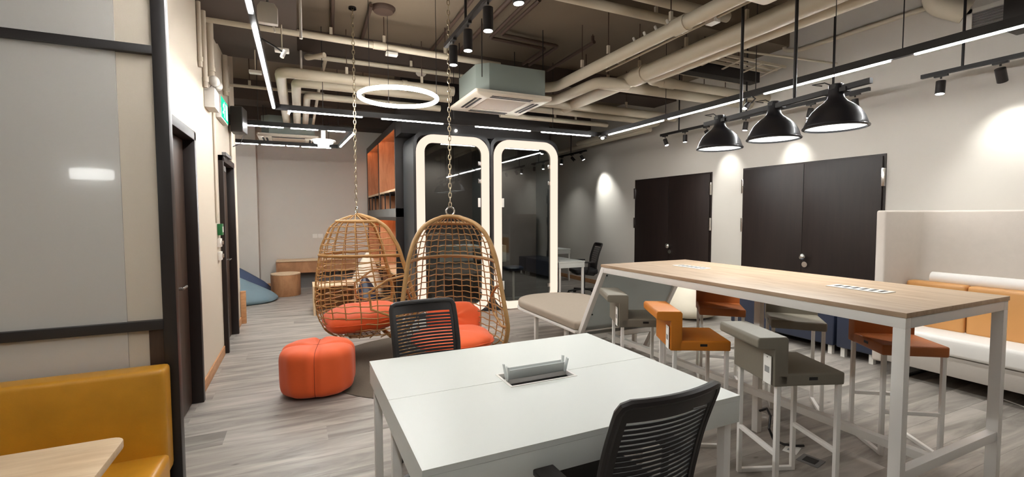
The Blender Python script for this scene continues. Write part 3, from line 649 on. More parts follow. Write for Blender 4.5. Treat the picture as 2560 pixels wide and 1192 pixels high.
fr = MB(); fr.box(-hx-0.008, hx+0.008, -hy-0.008, -hy+0.004, -0.02, 0.003); fr.box(-hx-0.008, hx+0.008, hy-0.004, hy+0.008, -0.02, 0.003); fr.box(-hx-0.008, -hx+0.004, -hy, hy, -0.02, 0.003); fr.box(hx-0.004, hx+0.008, -hy, hy, -0.02, 0.003); fr.box(-hx, hx, -0.006, 0.006, -0.02, 0.003)
fr.build('rim', 'white_metal', t, bevel=0.002)
B(-hx, hx, -hy, hy, -0.07, -0.055).build('well', 'dark_slot', t, smooth=False)
for s in (-1, 1):
    MB().bar((-hx+0.02, s*0.012, 0.028), (hx-0.02, s*0.012, 0.028), 0.05, 0.005, (0, 1, -0.25*s)).build('lid', 'grey_plastic', t, bevel=0.0015)
    for e in (-1, 1): MB().bar((e*(hx-0.015), s*0.010, 0.0), (e*(hx-0.006), s*0.022, 0.072), 0.006, 0.018, (0, 1, 0)).build('lid_arm', 'grey_plastic', t, bevel=0.001)

# ================================================================== OFFICE CHAIRS
def office_chair(label, loc, rot, group):
    """faces +y of its own axes; backrest at -y"""
    t = thing('office_chair', label, 'chair', loc, rot, group)
    def back(u, z):     # back surface point: u in -1..1, z height
        yy = -0.235 - 0.10*max(0, (z-0.5))/0.5 + 0.05*(1-((z-0.62)/0.42)**2)*0 - 0.035*math.sin(max(0, min(1, (z-0.42)/0.55))*math.pi)*-1
        w = interp(((0.42, 0.165), (0.55, 0.188), (0.7, 0.203), (0.9, 0.203), (1.0, 0.2)), z)
        return Vector((u*w, yy + 0.035*u*u, z))
    zt, zb = 0.975, 0.42
    outer = []
    nz = 16
    loop = [(-1, zb+(zt-0.03-zb)*i/nz) for i in range(nz+1)] + [(-0.96, zt-0.008), (-0.85, zt)] + [(-0.85+1.7*i/8, zt) for i in range(1, 8)] + [(0.85, zt), (0.96, zt-0.008)] + [(1, zt-0.03-(zt-0.03-zb)*i/nz) for i in range(nz+1)] + [(0.5, zb-0.008), (0, zb-0.01), (-0.5, zb-0.008)]
    MB().path([back(u, z) for u, z in loop], 0.0145, 8, True).build('back_frame', 'black_satin', t)
    def panel(u0, u1, z0, z1, nu=8, nv=4, th=0.008):
        m = MB(); vs = []
        for sgn in (0, 1):
            for j in range(nv+1):
                for i in range(nu+1):
                    p = back(u0+(u1-u0)*i/nu, z0+(z1-z0)*j/nv); p.y -= th*sgn; vs.append(p)
        k = (nu+1)*(nv+1); fs = []
        for j in range(nv):
            for i in range(nu):
                a = j*(nu+1)+i; fs.append((a, a+1, a+nu+2, a+nu+1)); fs.append((k+a, k+a+nu+1, k+a+nu+2, k+a+1))
        for i in range(nu):
            fs.append((i, k+i, k+i+1, i+1)); a = nv*(nu+1)+i; fs.append((a, a+1, k+a+1, k+a))
        for j in range(nv):
            a = j*(nu+1); fs.append((a, a+nu+1, k+a+nu+1, k+a)); a += nu; fs.append((a, k+a, k+a+nu+1, a+nu+1))
        return m.add(vs, fs)
    panel(-0.97, 0.97, zt-0.062, zt-0.004, 10, 2).build('top_band', 'black_satin', t)
    panel(-0.97, -0.86, 0.6, zt-0.06, 2, 10).build('side_band', 'black_satin', t); panel(0.86, 0.97, 0.6, zt-0.06, 2, 10).build('side_band', 'black_satin', t)
    panel(-0.98, 0.98, zb, 0.615, 10, 5).build('lower_shell', 'black_satin', t)
    B(0.02, 0.075, -0.36, -0.3565, zt-0.033, zt-0.028).build('brand_mark', 'grey_panel', t, smooth=False)
    ns = 15
    for i in range(ns):
        z0 = 0.62+(zt-0.068-0.62)*i/ns; panel(-0.87, 0.87, z0, z0+0.0125, 8, 1, 0.004).build('slat', 'black_mesh', t)
    MB().prism(rrect(-0.23, 0.23, -0.22, 0.24, 0.07, 5), 0.43, 0.50).build('seat', 'black_mesh', t, bevel=0.022, seg=3)
    MB().prism(rrect(-0.2, 0.2, -0.19, 0.2, 0.06, 4), 0.40, 0.432).build('seat_pan', 'black_satin', t)
    MB().path([(0, -0.05, 0.39), (0, -0.2, 0.37), (0, -0.27, 0.42), (0, -0.245, 0.5)], 0.022, 8).build('back_bracket', 'black_satin', t)
    MB().tube((0, 0, 0.1), (0, 0, 0.40), 0.026, 14).build('gas_column', 'black_metal', t)
    for s in (-1, 1):
        ar = MB().path([(s*0.2, 0.0, 0.41), (s*0.265, 0.0, 0.45), (s*0.27, -0.01, 0.63)], 0.015, 8).build('arm_post', 'black_satin', t)
        MB().prism(rrect(s*0.27-0.04, s*0.27+0.04, -0.12, 0.13, 0.035, 4), 0.63, 0.652).build('arm_pad', 'black_satin', t, bevel=0.006)
    for k in range(5):
        a = R(90+72*k); c, s_ = math.cos(a), math.sin(a)
        MB().bar((0.02*c, 0.02*s_, 0.105), (0.3*c, 0.3*s_, 0.075), 0.036, 0.028).build('base_arm', 'black_satin', t, bevel=0.004)
        cs = MB().tube((0.3*c-0.02*s_, 0.3*s_+0.02*c, 0.03), (0.3*c+0.02*s_, 0.3*s_-0.02*c, 0.03), 0.03, 14); cs.tube((0.3*c, 0.3*s_, 0.03), (0.3*c, 0.3*s_, 0.085), 0.01, 8)
        cs.build('caster', 'black_metal', t)
    return t
GC = 'black mesh office chairs'
c1 = office_chair('black mesh office chair in front, pushed up to the white desk', (1.015, 1.345, 0), R(2), GC)
dup(c1, (0.712, 2.55, 0), R(184), 'black mesh office chair across the white desk, before the swing chairs')
dup(c1, (4.93, 7.4, 0), R(75), 'black mesh office chair by the small white desk past the booths')

# ================================================================== HIGH TABLE WITH LOUNGE END
t = thing('high_table', 'long high table with oak top and white frame', 'table', (0, 0, 0))
TX0, TX1, TY0, TY1, TZ = 2.492, 3.525, 1.125, 3.465, 1.07
B(TX0, TX1, TY0, TY1, TZ-0.024, TZ).build('tabletop', 'oak_top', t, bevel=0.0015)
z0, z1 = TZ-0.075, TZ-0.0245
for a, b in (((TX0+0.004, TX0+0.05), (TY0+0.004, TY1-0.004)), ((TX1-0.05, TX1-0.004), (TY0+0.004, TY1-0.004))): B(a[0], a[1], b[0], b[1], z0, z1).build('frame_rail', 'white_metal', t, bevel=0.003)
for y in (TY0+0.004, TY1-0.054): B(TX0+0.05, TX1-0.05, y, y+0.05, z0, z1).build('frame_rail', 'white_metal', t, bevel=0.003)
for x in (TX0+0.0275, TX1-0.0275):
    B(x-0.0235, x+0.0235, TY0+0.004, TY0+0.055, 0, z0).build('leg', 'white_metal', t, bevel=0.003)
    MB().bar((x, TY1-0.03, TZ-0.03), (x, TY1-0.03+0.59, 0.0), 0.045, 0.05, (1, 0, 0)).build('slanted_leg', 'white_metal', t, bevel=0.003)
zf = 0.29
B(TX0+0.05, TX1-0.05, TY0+0.008, TY0+0.05, zf-0.025, zf+0.025).build('foot_rail', 'white_metal', t, bevel=0.003)
xc = (TX0+TX1)/2-0.15
B(xc-0.025, xc+0.025, TY0+0.05, TY1+0.36, zf-0.025, zf+0.02).build('foot_rail', 'white_metal', t, bevel=0.003)
B(TX0+0.05, TX1-0.05, TY1+0.36, TY1+0.40, zf-0.025, zf+0.025).build('foot_rail', 'white_metal', t, bevel=0.003)
B(2.86, 2.905, 2.13, 2.175, 0, z0).build('centre_leg', 'white_metal', t, bevel=0.003)
gx0, gx1 = TX0+0.05, TX1-0.05
def sl(z): return TY1-0.03+0.59*(TZ-0.03-z)/(TZ-0.03)
gl = MB(); p = [(gx0, sl(1.0), 1.0), (gx1, sl(1.0), 1.0), (gx1, sl(0.24), 0.24), (gx0, sl(0.24), 0.24)]
gl.add(p+[(a, b+0.012, c) for a, b, c in p], [(0, 1, 2, 3), (7, 6, 5, 4), (0, 4, 5, 1), (1, 5, 6, 2), (2, 6, 7, 3), (3, 7, 4, 0)])
tag(gl.build('end_screen', 'acrylic', t, smooth=False), 'hazy grey see-through screen')
for a, z in ((gx0+0.03, 0.96), (gx1-0.03, 0.96), (gx0+0.03, 0.55)): MB().tube((a, sl(z)-0.008, z), (a, sl(z)+0.02, z), 0.008, 10).build('screw', 'black_metal', t)
for x, y, lab in ((3.05, 2.93, 'white socket strip in the oak table top, closer to the lounge seat'), (3.05, 1.62, 'white socket strip in the oak table top, closer to the sofa')):
    q = thing('table_socket', lab, 'power box', (x, y, TZ)); B(-0.06, 0.06, -0.16, 0.16, 0, 0.005).build('plate', 'white_metal', q, bevel=0.002)
    for i in range(6): B(-0.035, 0.035, -0.135+0.048*i, -0.115+0.048*i, 0.005, 0.0062).build('socket', 'dark_slot', q, smooth=False)
# lounge seat
t = thing('lounge_seat', 'taupe cushioned lounge seat with rounded end joined to the high table', 'bench', (0, 0, 0))
sy0 = sl(0.42)+0.03
def outline(g, r0=0.47):
    return rrect(2.44+g, 3.5-g, sy0+g, 5.5-g, r0-g, 10, (1, 1, 0, 0))
MB().prism(outline(0.0), 0.352, 0.372).build('seat_pan', 'white_metal', t, bevel=0.003)
MB().prism(outline(0.012), 0.374, 0.462).build('cushion', 'taupe_fabric', t, bevel=0.034, seg=4)
for x, y in ((2.52, 4.78), (3.42, 4.78), (2.52, 4.1), (3.42, 4.1)): B(x-0.02, x+0.02, y-0.02, y+0.02, 0, 0.353).build('leg', 'white_metal', t, bevel=0.003)

# ================================================================== BAR STOOLS
def stool(label, m, x, y, rot, tagside, w=0.185):
    t = thing('bar_stool', label, 'stool', (x, y, 0), R(rot), 'low-backed bar stools at the high table')
    B(-w, w, -w, w, 0.642, 0.708).build('seat', m, t, bevel=0.012, seg=3)
    bk = MB(); bk.prism([(-w-0.012, 0.642), (-w+0.062, 0.642), (-w+0.062, 0.885), (-w+0.052, 0.898), (-w-0.095, 0.898), (-w-0.104, 0.885), (-w-0.104, 0.85), (-w-0.095, 0.84), (-w-0.012, 0.835)], -w, w, 'y')
    bk.build('backrest', m, t, bevel=0.008, seg=3)
    for sx in (-1, 1):
        for sy in (-1, 1):
            B(sx*0.165-0.0115, sx*0.165+0.0115, sy*0.165-0.0115, sy*0.165+0.0115, 0.0, 0.643).build('leg', 'white_metal', t, bevel=0.002)
    for sy in (-1, 1): B(-0.154, 0.154, sy*0.165-0.0115, sy*0.165+0.0115, 0.0, 0.023).build('floor_bar', 'white_metal', t, bevel=0.002)
    for sx in (-1, 1): B(sx*0.165-0.0115, sx*0.165+0.0115, -0.154, 0.154, 0.268, 0.291).build('foot_bar', 'white_metal', t, bevel=0.002)
    B(-0.01, 0.035, -w-0.0015, -w+0.001, 0.672, 0.688).build('label_patch', 'black_metal', t, smooth=False)
    if tagside:
        s = tagside
        if tagside in (-1, 1): a, b = sorted((s*(w-0.078), s*(w-0.016))); k = B(-w-0.022, -w-0.019, a, b, 0.648, 0.795)
        tg = k.build('swing_tag', 'paper_white', t, smooth=False)
        B(-w-0.0228, -w-0.0218, a+0.012, b-0.012, 0.705, 0.737).build('print_block', 'print_grey', tg, smooth=False)
        MB().tube((-w-0.0228, (a+b)/2, 0.785), (-w-0.0215, (a+b)/2, 0.785), 0.003, 8).build('eyelet', 'black_metal', tg)
    return t
stool('grey leather bar stool with a white tag, closest to the white desk corner', 'taupe_leather', 2.424, 1.633, -20.6, -1)
stool('bright orange leather bar stool between the two grey ones on the desk side', 'orange_leather', 2.42, 2.305, -28, -1)
stool('grey leather bar stool before the hazy screen of the high table', 'taupe_leather', 2.505, 2.96, -25.6, -1)
stool('rust orange bar stool tucked under the table end near the sofa', 'rust_leather', 3.53, 1.645, -123.8, 1)
stool('grey leather bar stool under the far side of the high table', 'taupe_leather', 3.56, 2.35, -137, 1)
stool('rust orange bar stool under the far side beside the cream beanbag', 'rust_leather', 3.425, 2.95, -132, 1)
# floor things under the table
tag(MB().path([(2.87, 2.12, 0.16), (2.86, 2.06, 0.2), (2.80, 1.99, 0.19), (2.76, 1.97, 0.12), (2.78, 1.95, 0.05), (2.84, 1.92, 0.02), (2.9, 1.88, 0.015), (2.95, 1.86, 0.015)], 0.008, 8).build('power_cable', 'black_metal'), 'black power cable curling from the centre leg of the high table', 'cable')
t = thing('floor_socket', 'square floor socket under the high table', 'socket', (2.83, 1.74, 0), R(12)); B(-0.06, 0.06, -0.06, 0.06, 0, 0.004).build('plate', 'grey_panel', t, bevel=0.001); B(-0.035, 0.035, -0.035, 0.035, 0.004, 0.006).build('lid', 'dark_slot', t, smooth=False)
t = thing('paper_card', 'white printed card lying on the floor under the high table', 'paper', (2.86, 1.88, 0), R(20)); B(-0.06, 0.06, -0.04, 0.04, 0.0002, 0.0012).build('sheet', 'paper_white', t, smooth=False); B(-0.03, 0.0, -0.02, 0.02, 0.0012, 0.0015).build('print_block', 'print_grey', t, smooth=False)

# ================================================================== SOFA AND BENCHES ON THE RIGHT
t = thing('high_back_sofa', 'pale grey high-back sofa with wing and tan leather back cushion', 'sofa', (0, 0, 0))
def arc(cx, cy, r, a0, a1, n=8): return [(cx+r*math.cos(R(a0+(a1-a0)*i/n)), cy+r*math.sin(R(a0+(a1-a0)*i/n))) for i in range(n+1)]
# wing wraps round into the tall back (one padded shell)
outer = [(4.98, 2.52)] + arc(5.62, 2.28, 0.24, 90, 0) + [(5.86, -0.6)]
inner = [(5.77, -0.6)] + arc(5.61, 2.28, 0.16, 0, 90) + [(4.98, 2.44)]
MB().prism(outer+inner, 0.12, 1.555).build('padded_shell', 'sofa_fabric', t, bevel=0.02, seg=3)
B(5.02, 5.78, -0.6, 2.43, 0.13, 0.30).build('base', 'sofa_grey', t, bevel=0.012)
B(5.0, 5.6, -0.6, 2.42, 0.305, 0.465).build('seat_cushion', 'sofa_white', t, bevel=0.03, seg=3)
ya = -0.6
for y0, y1 in ((1.98, 2.42), (0.7, 1.97), (-0.6, 0.69)): B(5.32, 5.46, y0, y1, 0.45, 0.885).build('back_cushion', 'tan_leather', t, bevel=0.03, seg=3)
MB().path([(5.47, 2.28, 0.915), (5.47, 1.2, 0.915), (5.47, -0.6, 0.915)], 0.058, 14).build('head_roll', 'sofa_white', t)
B(5.45, 5.78, -0.6, 2.42, 0.46, 0.86).build('inner_back', 'sofa_fabric', t, bevel=0.01)
for y in (2.3, 0.9, -0.4):
    lg = MB(); lg.bar((5.06, y, 0.01), (5.75, y, 0.01), 0.025, 0.02); lg.bar((5.08, y, 0.0), (5.08, y, 0.135), 0.025, 0.02); lg.bar((5.7, y, 0.0), (5.7, y, 0.135), 0.025, 0.02); lg.build('sled_leg', 'black_metal', t)
tag(MB().path([(5.2, 1.7, 0.006), (5.12, 1.5, 0.006), (5.2, 1.3, 0.006), (5.1, 1.1, 0.006)], 0.005, 6).build('floor_cable', 'white_plastic'), 'thin pale cable lying under the sofa edge', 'cable')
tag(B(4.97, 5.11, 1.05, 1.42, 0.466, 0.47).build('seat_leaflet', 'paper_white'), 'white leaflet lying on the sofa seat edge', 'paper') if False else None
for y0, y1, lab in ((3.0, 4.3, 'long navy leather ottoman below the dark double doors'), (2.60, 2.97, 'short navy leather ottoman between the long one and the sofa')):
    t = thing('navy_ottoman', lab, 'ottoman', (0, 0, 0), 0, 'navy ottomans along the doors')
    B(5.2, 5.82, y0, y1, 0.1, 0.452).build('body', 'navy_leather', t, bevel=0.018, seg=3); B(5.21, 5.81, y0+0.01, y1-0.01, 0.34, 0.352).build('seam', 'black_metal', t, smooth=False)
    for x in (5.26, 5.76):
        for y in (y0+0.05, y1-0.05): B(x-0.025, x+0.025, y-0.02, y+0.02, 0, 0.102).build('leg', 'white_metal', t, smooth=False)
def wob(amp, k, ph=0.0):
    def f(p, th, phi): 
        s = 1+amp*math.sin(k*th+ph)*math.cos(phi)
        return Vector((p.x*s, p.y*s, p.z))
    return f
def beanbag(label, m, loc, r, h, lean, rot=0.0, e1=0.8, top=0.25):
    t = thing('beanbag', label, 'beanbag', loc, rot)
    def f(p, th, phi):
        q = (p.z/h+1)/2
        s = 1-(1-top)*max(0, (q-0.25)/0.75)**1.3
        s *= 1+0.03*math.sin(5*th+q*3)
        return Vector((p.x*s+lean[0]*q*q, p.y*s+lean[1]*q*q, p.z))
    MB().quadric((0, 0, h), (r, r, h), 0.55, e1, 40, 20, f).build('bag', m, t)
    MB().path([(lean[0]-0.05, lean[1], 2*h-0.02), (lean[0], lean[1], 2*h+0.025), (lean[0]+0.05, lean[1], 2*h-0.02)], 0.008, 6).build('carry_strap', m, t)
    return t
beanbag('plump cream beanbag on the floor beside the dark double doors', 'cream_fabric', (5.26, 5.12, 0), 0.44, 0.25, (0.05, 0.0), 0, 1.0, 0.55)

# ================================================================== PHONE BOOTHS AND BOOKCASE
def pod(label, x0, x1, bx0, bx1):
    t = thing('phone_booth', label, 'phone booth', (0, 0, 0), 0, 'phone booths with glowing door frames')
    Y0, Y1, Z = 6.74, 7.48, 2.76
    prof = rrect(bx0, bx1, 0.0, Z, 0.16, 6, (1, 1, 0, 0)); inn = rrect(bx0+0.05, bx1-0.05, 0.05, Z-0.06, 0.12, 6, (1, 1, 0, 0))
    sh = MB(); n = len(prof)
    vs = [(a, Y0, b) for a, b in prof]+[(a, Y1, b) for a, b in prof]+[(a, Y1-0.04, b) for a, b in inn]+[(a, Y0, b) for a, b in inn]
    fs = []
    for q in range(3):
        for i in range(n): fs.append((q*n+i, q*n+(i+1) % n, (q+1)*n+(i+1) % n, (q+1)*n+i))
    for i in range(n): fs.append((3*n+i, 3*n+(i+1) % n, (i+1) % n, i))
    fs.append(tuple(range(n, 2*n))); sh.add(vs, fs); sh.build('shell', 'pod_shell', t)
    B(bx0+0.05, bx1-0.05, Y1-0.045, Y1-0.041, 0.05, Z-0.06).build('rear_lining', 'pod_inside', t, smooth=False)
    B(bx0+0.05, bx1-0.05, Y0+0.02, Y1-0.045, 0.05, 0.055).build('floor_mat', 'grey_panel', t, smooth=False)
    loop = [(a, Y0-0.03, b) for a, b in rrect(x0+0.06, x1-0.06, 0.075, 2.655, 0.2, 8)]
    sec = [(-0.058, -0.02), (-0.05, -0.03), (0.05, -0.03), (0.058, -0.02), (0.058, 0.03), (-0.058, 0.03)]
    MB().sweep(loop, sec, (0, -1, 0)).build('glowing_frame', 'light_pod', t, angle=60)
    MB().prism(rrect(x0+0.1, x1-0.1, 0.11, 2.62, 0.17, 8), Y0-0.022, Y0-0.012, 'y').build('glass_door', 'pod_glass', t, smooth=False)
    hx = x1-0.15
    for z in (2.32, 2.05, 0.35): B(hx-0.025, hx+0.025, Y0-0.03, Y0-0.021, z-0.03, z+0.03).build('hinge', 'chrome', t, bevel=0.002)
    return t
p1 = pod('phone booth behind the swing chair, next to the bookcase', 1.562, 2.70, 1.53, 2.735)
p2 = pod('phone booth beside the door wall side, clear of the swings', 2.79, 3.93, 2.745, 3.965)
for p, x, z in ((p1, 2.54, 1.72), (p2, 2.94, 1.72), (p2, 2.94, 0.4)): B(x-0.02, x+0.02, 6.705, 6.72, z-0.07, z+0.07).build('lock_plate', 'white_plastic', p, bevel=0.003)
for p, x in ((p1, 2.0), (p2, 3.25)):
    MB().lathe([(0.0, -0.01), (0.035, -0.01), (0.04, 0.0), (0.0, 0.0)], 20, (x, 7.0, 2.70), False).build('downlight', 'light_small', p); spot('booth_bulb', (x, 7.0, 2.63), (x, 7.0, 0), 55, 130, 0.6, p, size=0.04)
t = thing('booth_shelf_desk', 'small white desk fixed inside the booth next to the bookcase', 'desk', (0, 0, 0)); B(2.1, 2.68, 7.0, 7.43, 0.98, 1.03).build('top', 'white_laminate', t); B(2.1, 2.68, 7.40, 7.43, 0.75, 0.98).build('apron', 'white_laminate', t)
t = thing('booth_shelf_desk', 'small white desk fixed inside the booth on the door wall side', 'desk', (0, 0, 0)); B(2.81, 3.08, 6.9, 7.43, 0.98, 1.03).build('top', 'white_laminate', t); B(2.81, 3.08, 6.9, 6.92, 0.76, 0.98).build('apron', 'white_laminate', t)
t = thing('booth_stool', 'round navy stool on a white stem inside the booth', 'stool', (3.3, 7.1, 0.056))
MB().lathe([(0.0, 0.53), (0.15, 0.53), (0.175, 0.55), (0.175, 0.575), (0.15, 0.595), (0.0, 0.6)], 28, (0, 0, 0), False).build('seat', 'navy_leather', t); MB().tube((0, 0, 0.01), (0, 0, 0.53), 0.02, 12).build('stem', 'white_metal', t); MB().lathe([(0.16, 0), (0.16, 0.01), (0.02, 0.02)], 28).build('foot_plate', 'white_metal', t)
tag(B(1.42, 3.97, 7.05, 7.5, 2.77, 3.72).build('bulkhead', 'black_satin', smooth=False), 'black bulkhead above the phone booths', 'bulkhead', kind='structure')
t = thing('ceiling_downlight', 'tiny round spot glowing on the bulkhead above the booths', 'lamp', (2.28, 7.04, 2.86)); MB().quadric((0, 0, 0), (0.02, 0.02, 0.02), 1, 1, 12, 8).build('bulb', 'light_spot', t)
# bookcase
t = thing('bookcase', 'tall black bookcase with warm lit wooden niches beside the booths', 'bookcase', (0, 0, 0))
bx0, bx1, by0, by1, bz = 1.42, 1.86, 7.56, 10.96, 2.98
for y in (by0, 9.28, by1-0.05): B(bx0, bx1, y, y+0.05, 0, bz).build('upright', 'black_satin', t, smooth=False)
B(bx0, bx1, by0, by1, bz, bz+0.06).build('top', 'black_satin', t, smooth=False)
B(bx0-0.004, bx1, by0, by1, 1.5, 1.64).build('middle_panel', 'grey_panel', t, smooth=False)
B(bx0, bx1, by0, by1, 0, 0.1).build('plinth', 'black_satin', t, smooth=False)
B(bx1-0.02, bx1, by0, by1, 0.1, bz).build('back_panel', 'shelf_wood', t, smooth=False)
for y0, y1 in ((by0+0.05, 9.28), (9.33, by1-0.05)):
    for z0, z1 in ((0.1, 1.5), (1.64, bz)):
        B(bx0+0.01, bx1-0.02, y1-0.012, y1-0.001, z0, z1).build('niche_lining', 'shelf_wood', t, smooth=False)
        B(bx0+0.01, bx1-0.02, y0, y0+0.012, z0, z1).build('niche_lining', 'shelf_wood', t, smooth=False)
        B(bx0+0.01, bx1-0.02, y0, y1, z1-0.012, z1-0.001).build('niche_lining', 'shelf_wood', t, smooth=False)
        MB().bar((bx0+0.022, y0+0.06, z1-0.022), (bx0+0.022, y1-0.06, z1-0.022), 0.014, 0.01).build('led_strip', 'light_warm', t, smooth=False)
        B(bx0, bx0+0.012, y0, y1, z1-0.06, z1).build('front_lip', 'black_satin', t, smooth=False)
    B(bx0+0.01, bx1-0.03, y0+0.02, y1-0.02, 1.93, 1.965).build('shelf_board', 'oak_light', t, smooth=False)
    for k in range(4):
        yy = y0+0.05+(y1-y0-0.12)*k/3
        fr = MB(); fr.bar((bx0+0.02, yy, 1.64), (bx0+0.02, yy, 1.93), 0.02, 0.02); fr.bar((bx1-0.05, yy, 1.64), (bx1-0.05, yy, 1.93), 0.02, 0.02); fr.bar((bx0+0.02, yy, 1.92), (bx1-0.05, yy, 1.92), 0.02, 0.02); fr.build('shelf_frame', 'black_metal', t, smooth=False)
    B(bx0+0.01, bx1-0.03, y0+0.02, y1-0.02, 0.52, 0.55).build('shelf_board', 'oak_light', t, smooth=False)
    for k in range(3):
        yy = y0+0.05+(y1-y0-0.12)*k/2
        fr = MB(); fr.bar((bx0+0.02, yy, 0.1), (bx0+0.02, yy, 0.52), 0.02, 0.02); fr.bar((bx0+0.02, yy, 0.51), (bx1-0.05, yy, 0.51), 0.02, 0.02); fr.build('shelf_frame', 'black_metal', t, smooth=False)
t = thing('shelf_cup', 'small white cup on the upper bookcase shelf', 'cup', (1.50, 7.75, 1.966)); MB().lathe([(0.0, 0), (0.03, 0), (0.038, 0.07), (0.035, 0.07), (0.028, 0.006), (0.0, 0.006)], 20, (0, 0, 0), False).build('bowl', 'white_plastic', t); MB().path([(0, 0.036, 0.055), (0, 0.06, 0.045), (0, 0.055, 0.025), (0, 0.033, 0.02)], 0.004, 6).build('handle', 'white_plastic', t)
# small desks past the booths
def side_desk(label, x0, x1, y0, y1, z):
    t = thing('side_desk', label, 'desk', (0, 0, 0), 0, 'small white desks past the booths')
    B(x0, x1, y0, y1, z-0.025, z).build('desktop', 'white_laminate', t, bevel=0.002); B(x0+0.005, x1-0.005, y0+0.005, y1-0.005, z-0.11, z-0.026).build('drawer_box', 'white_laminate', t, bevel=0.002)
    for x in (x0+0.03, x1-0.03):
        for y in (y0+0.03, y1-0.03): B(x-0.018, x+0.018, y-0.018, y+0.018, 0, z-0.11).build('leg', 'white_metal', t, bevel=0.003)
side_desk('small white desk just past the booths, with the black chair', 4.0, 4.53, 6.76, 7.9, 0.72)
side_desk('small white desk against the far end of the door wall', 4.5, 5.7, 9.1, 9.9, 0.74)

# ================================================================== SWING CHAIRS, CUSHIONS, POUF, RUG
WT = ((0.23, 0.33), (0.27, 0.42), (0.34, 0.47), (0.5, 0.485), (0.7, 0.455), (0.93, 0.425), (1.12, 0.395), (1.27, 0.352), (1.36, 0.305), (1.43, 0.245), (1.485, 0.15), (1.512, 0.04))
XF = ((0.23, 0.25), (0.3, 0.40), (0.42, 0.475), (0.6, 0.50), (0.85, 0.43), (1.18, 0.345), (1.38, 0.25), (1.47, 0.14), (1.51, 0.0))
XB = ((0.23, -0.25), (0.28, -0.34), (0.42, -0.41), (0.6, -0.44), (0.85, -0.425), (1.18, -0.37), (1.38, -0.28), (1.47, -0.17), (1.51, -0.03))
def smooth_tab(tab, z): return (interp(tab, z-0.02)+2*interp(tab, z)+interp(tab, z+0.02))/4
def swing(label, loc, rot, m, gm):
    t = thing('swing_chair', label, 'swing chair', (loc[0], loc[1], 0), R(rot), 'hanging rattan egg chairs'); dz = loc[2]
    def P(u, z):
        w, f, b = smooth_tab(WT, z), smooth_tab(XF, z), smooth_tab(XB, z)
        return Vector((f+(b-f)*math.sin(u), w*math.cos(u), z+dz))
    zs = [0.232+(1.505-0.232)*(1-(1-i/44)**1.25) for i in range(45)]
    rim = [P(0, z) for z in zs] + [Vector((0, 0, 1.512+dz))] + [P(math.pi, z) for z in zs[::-1]] + [Vector((0.235+0.03*(1-(k/3)**2), k*0.27/3.6*-1, 0.232+dz)) for k in (-2, -1, 0, 1, 2)]
    MB().path(rim, 0.021, 10, True).build('rim_hoop', gm, t)
    net = MB(); nv = 15
    for i in range(1, nv):
        u = math.pi*i/nv; jit = 0.012*math.sin(i*7.3)
        net.path([P(u+jit*math.sin(z*9), z) for z in zs[::1]], 0.0058, 5)
    k = 0; z = 0.27
    while z < 1.44:
        net.path([P(math.pi*j/36, z+0.006*math.sin(j*1.9+k)) for j in range(37)], 0.0058, 5); k += 1; z += 0.062
    for i in range(-4, 5):
        yy = i*0.055; x0 = 0.23-0.2*abs(yy); net.path([(x0, yy, 0.232+dz), (0, yy, 0.222+dz), (-0.17+abs(yy)*0.2, yy, 0.232+dz)], 0.0058, 5)
    for i in range(-3, 4):
        xx = i*0.06; net.path([(xx, -0.25, 0.236+dz), (xx, 0, 0.226+dz), (xx, 0.25, 0.236+dz)], 0.0058, 5)
    tag(net.build('woven_net', m, t), kind='stuff')
    MB().path([P(math.pi*j/36, 1.09) for j in range(37)], 0.015, 8).build('middle_hoop', gm, t)
    MB().path([P(math.pi*j/24, 1.44) for j in range(25)], 0.018, 8).build('crown_hoop', gm, t)
    for s in (0, 1):
        a0, b0 = (0.0, 0.5) if s == 0 else (math.pi, math.pi-0.5)
        MB().path([P(a0, 0.88), P((a0+b0)/2, 0.84), P(b0, 0.72), P(b0, 0.55), P((a0+b0)/2, 0.46), P(a0, 0.5)], 0.013, 8).build('arm_loop', gm, t)
    MB().path([(0.0, 0.04*math.cos(R(a)), 1.562+dz+0.04*math.sin(R(a))) for a in range(0, 360, 20)], 0.008, 8, True).build('hanging_ring', 'chrome', t)
    ch = MB(); z = 1.605+dz; k = 0
    while z < 3.70:
        pts = []
        for a in range(0, 360, 45):
            c, s_ = 0.013*math.cos(R(a)), 0.029*math.sin(R(a)); pts.append((c if k % 2 else 0, 0 if k % 2 else c, z+0.022+s_))
        ch.path(pts, 0.0045, 5, True); z += 0.046; k += 1
    tag(ch.build('chain', 'steel_chain', t), kind='stuff')
    MB().lathe([(0.04, 3.70), (0.04, 3.72), (0.0, 3.72)], 16, (0, 0, 0), False).build('ceiling_hook', 'black_metal', t)
    return t
swing('rattan egg swing chair turned sideways behind the orange pouf', (0.56, 5.22, 0.02), 4, 'rattan', 'rattan')
swing('rattan egg swing chair facing the white desk', (1.345, 4.36, 0.0), -104, 'rattan_dark', 'rattan_dark')
def cushion(label, loc, r, rot=(0, 0, 0), e2=0.75):
    t = thing('cushion', label, 'cushion', loc, 0, 'orange cushions in the swing chairs'); t.rotation_euler = rot
    def f(p, th, ph):
        q = 1+0.025*math.sin(7*th)+0.015*math.sin(13*th+1)
        return Vector((p.x*q, p.y*q, p.z*(1+0.05*math.sin(4*th))))
    MB().quadric((0, 0, 0), r, 0.75, e2, 48, 18, f).build('cover', 'orange_fabric', t)
    n = 48
    def pw(x, e): return math.copysign(abs(x)**e, x)
    MB().path([(pw(math.cos(2*math.pi*i/n), e2)*r[0]*(1+0.025*math.sin(14*math.pi*i/n)), pw(math.sin(2*math.pi*i/n), e2)*r[1]*(1+0.025*math.sin(14*math.pi*i/n)), 0) for i in range(n)], 0.006, 6, True).build('piping', 'orange_fabric', t)
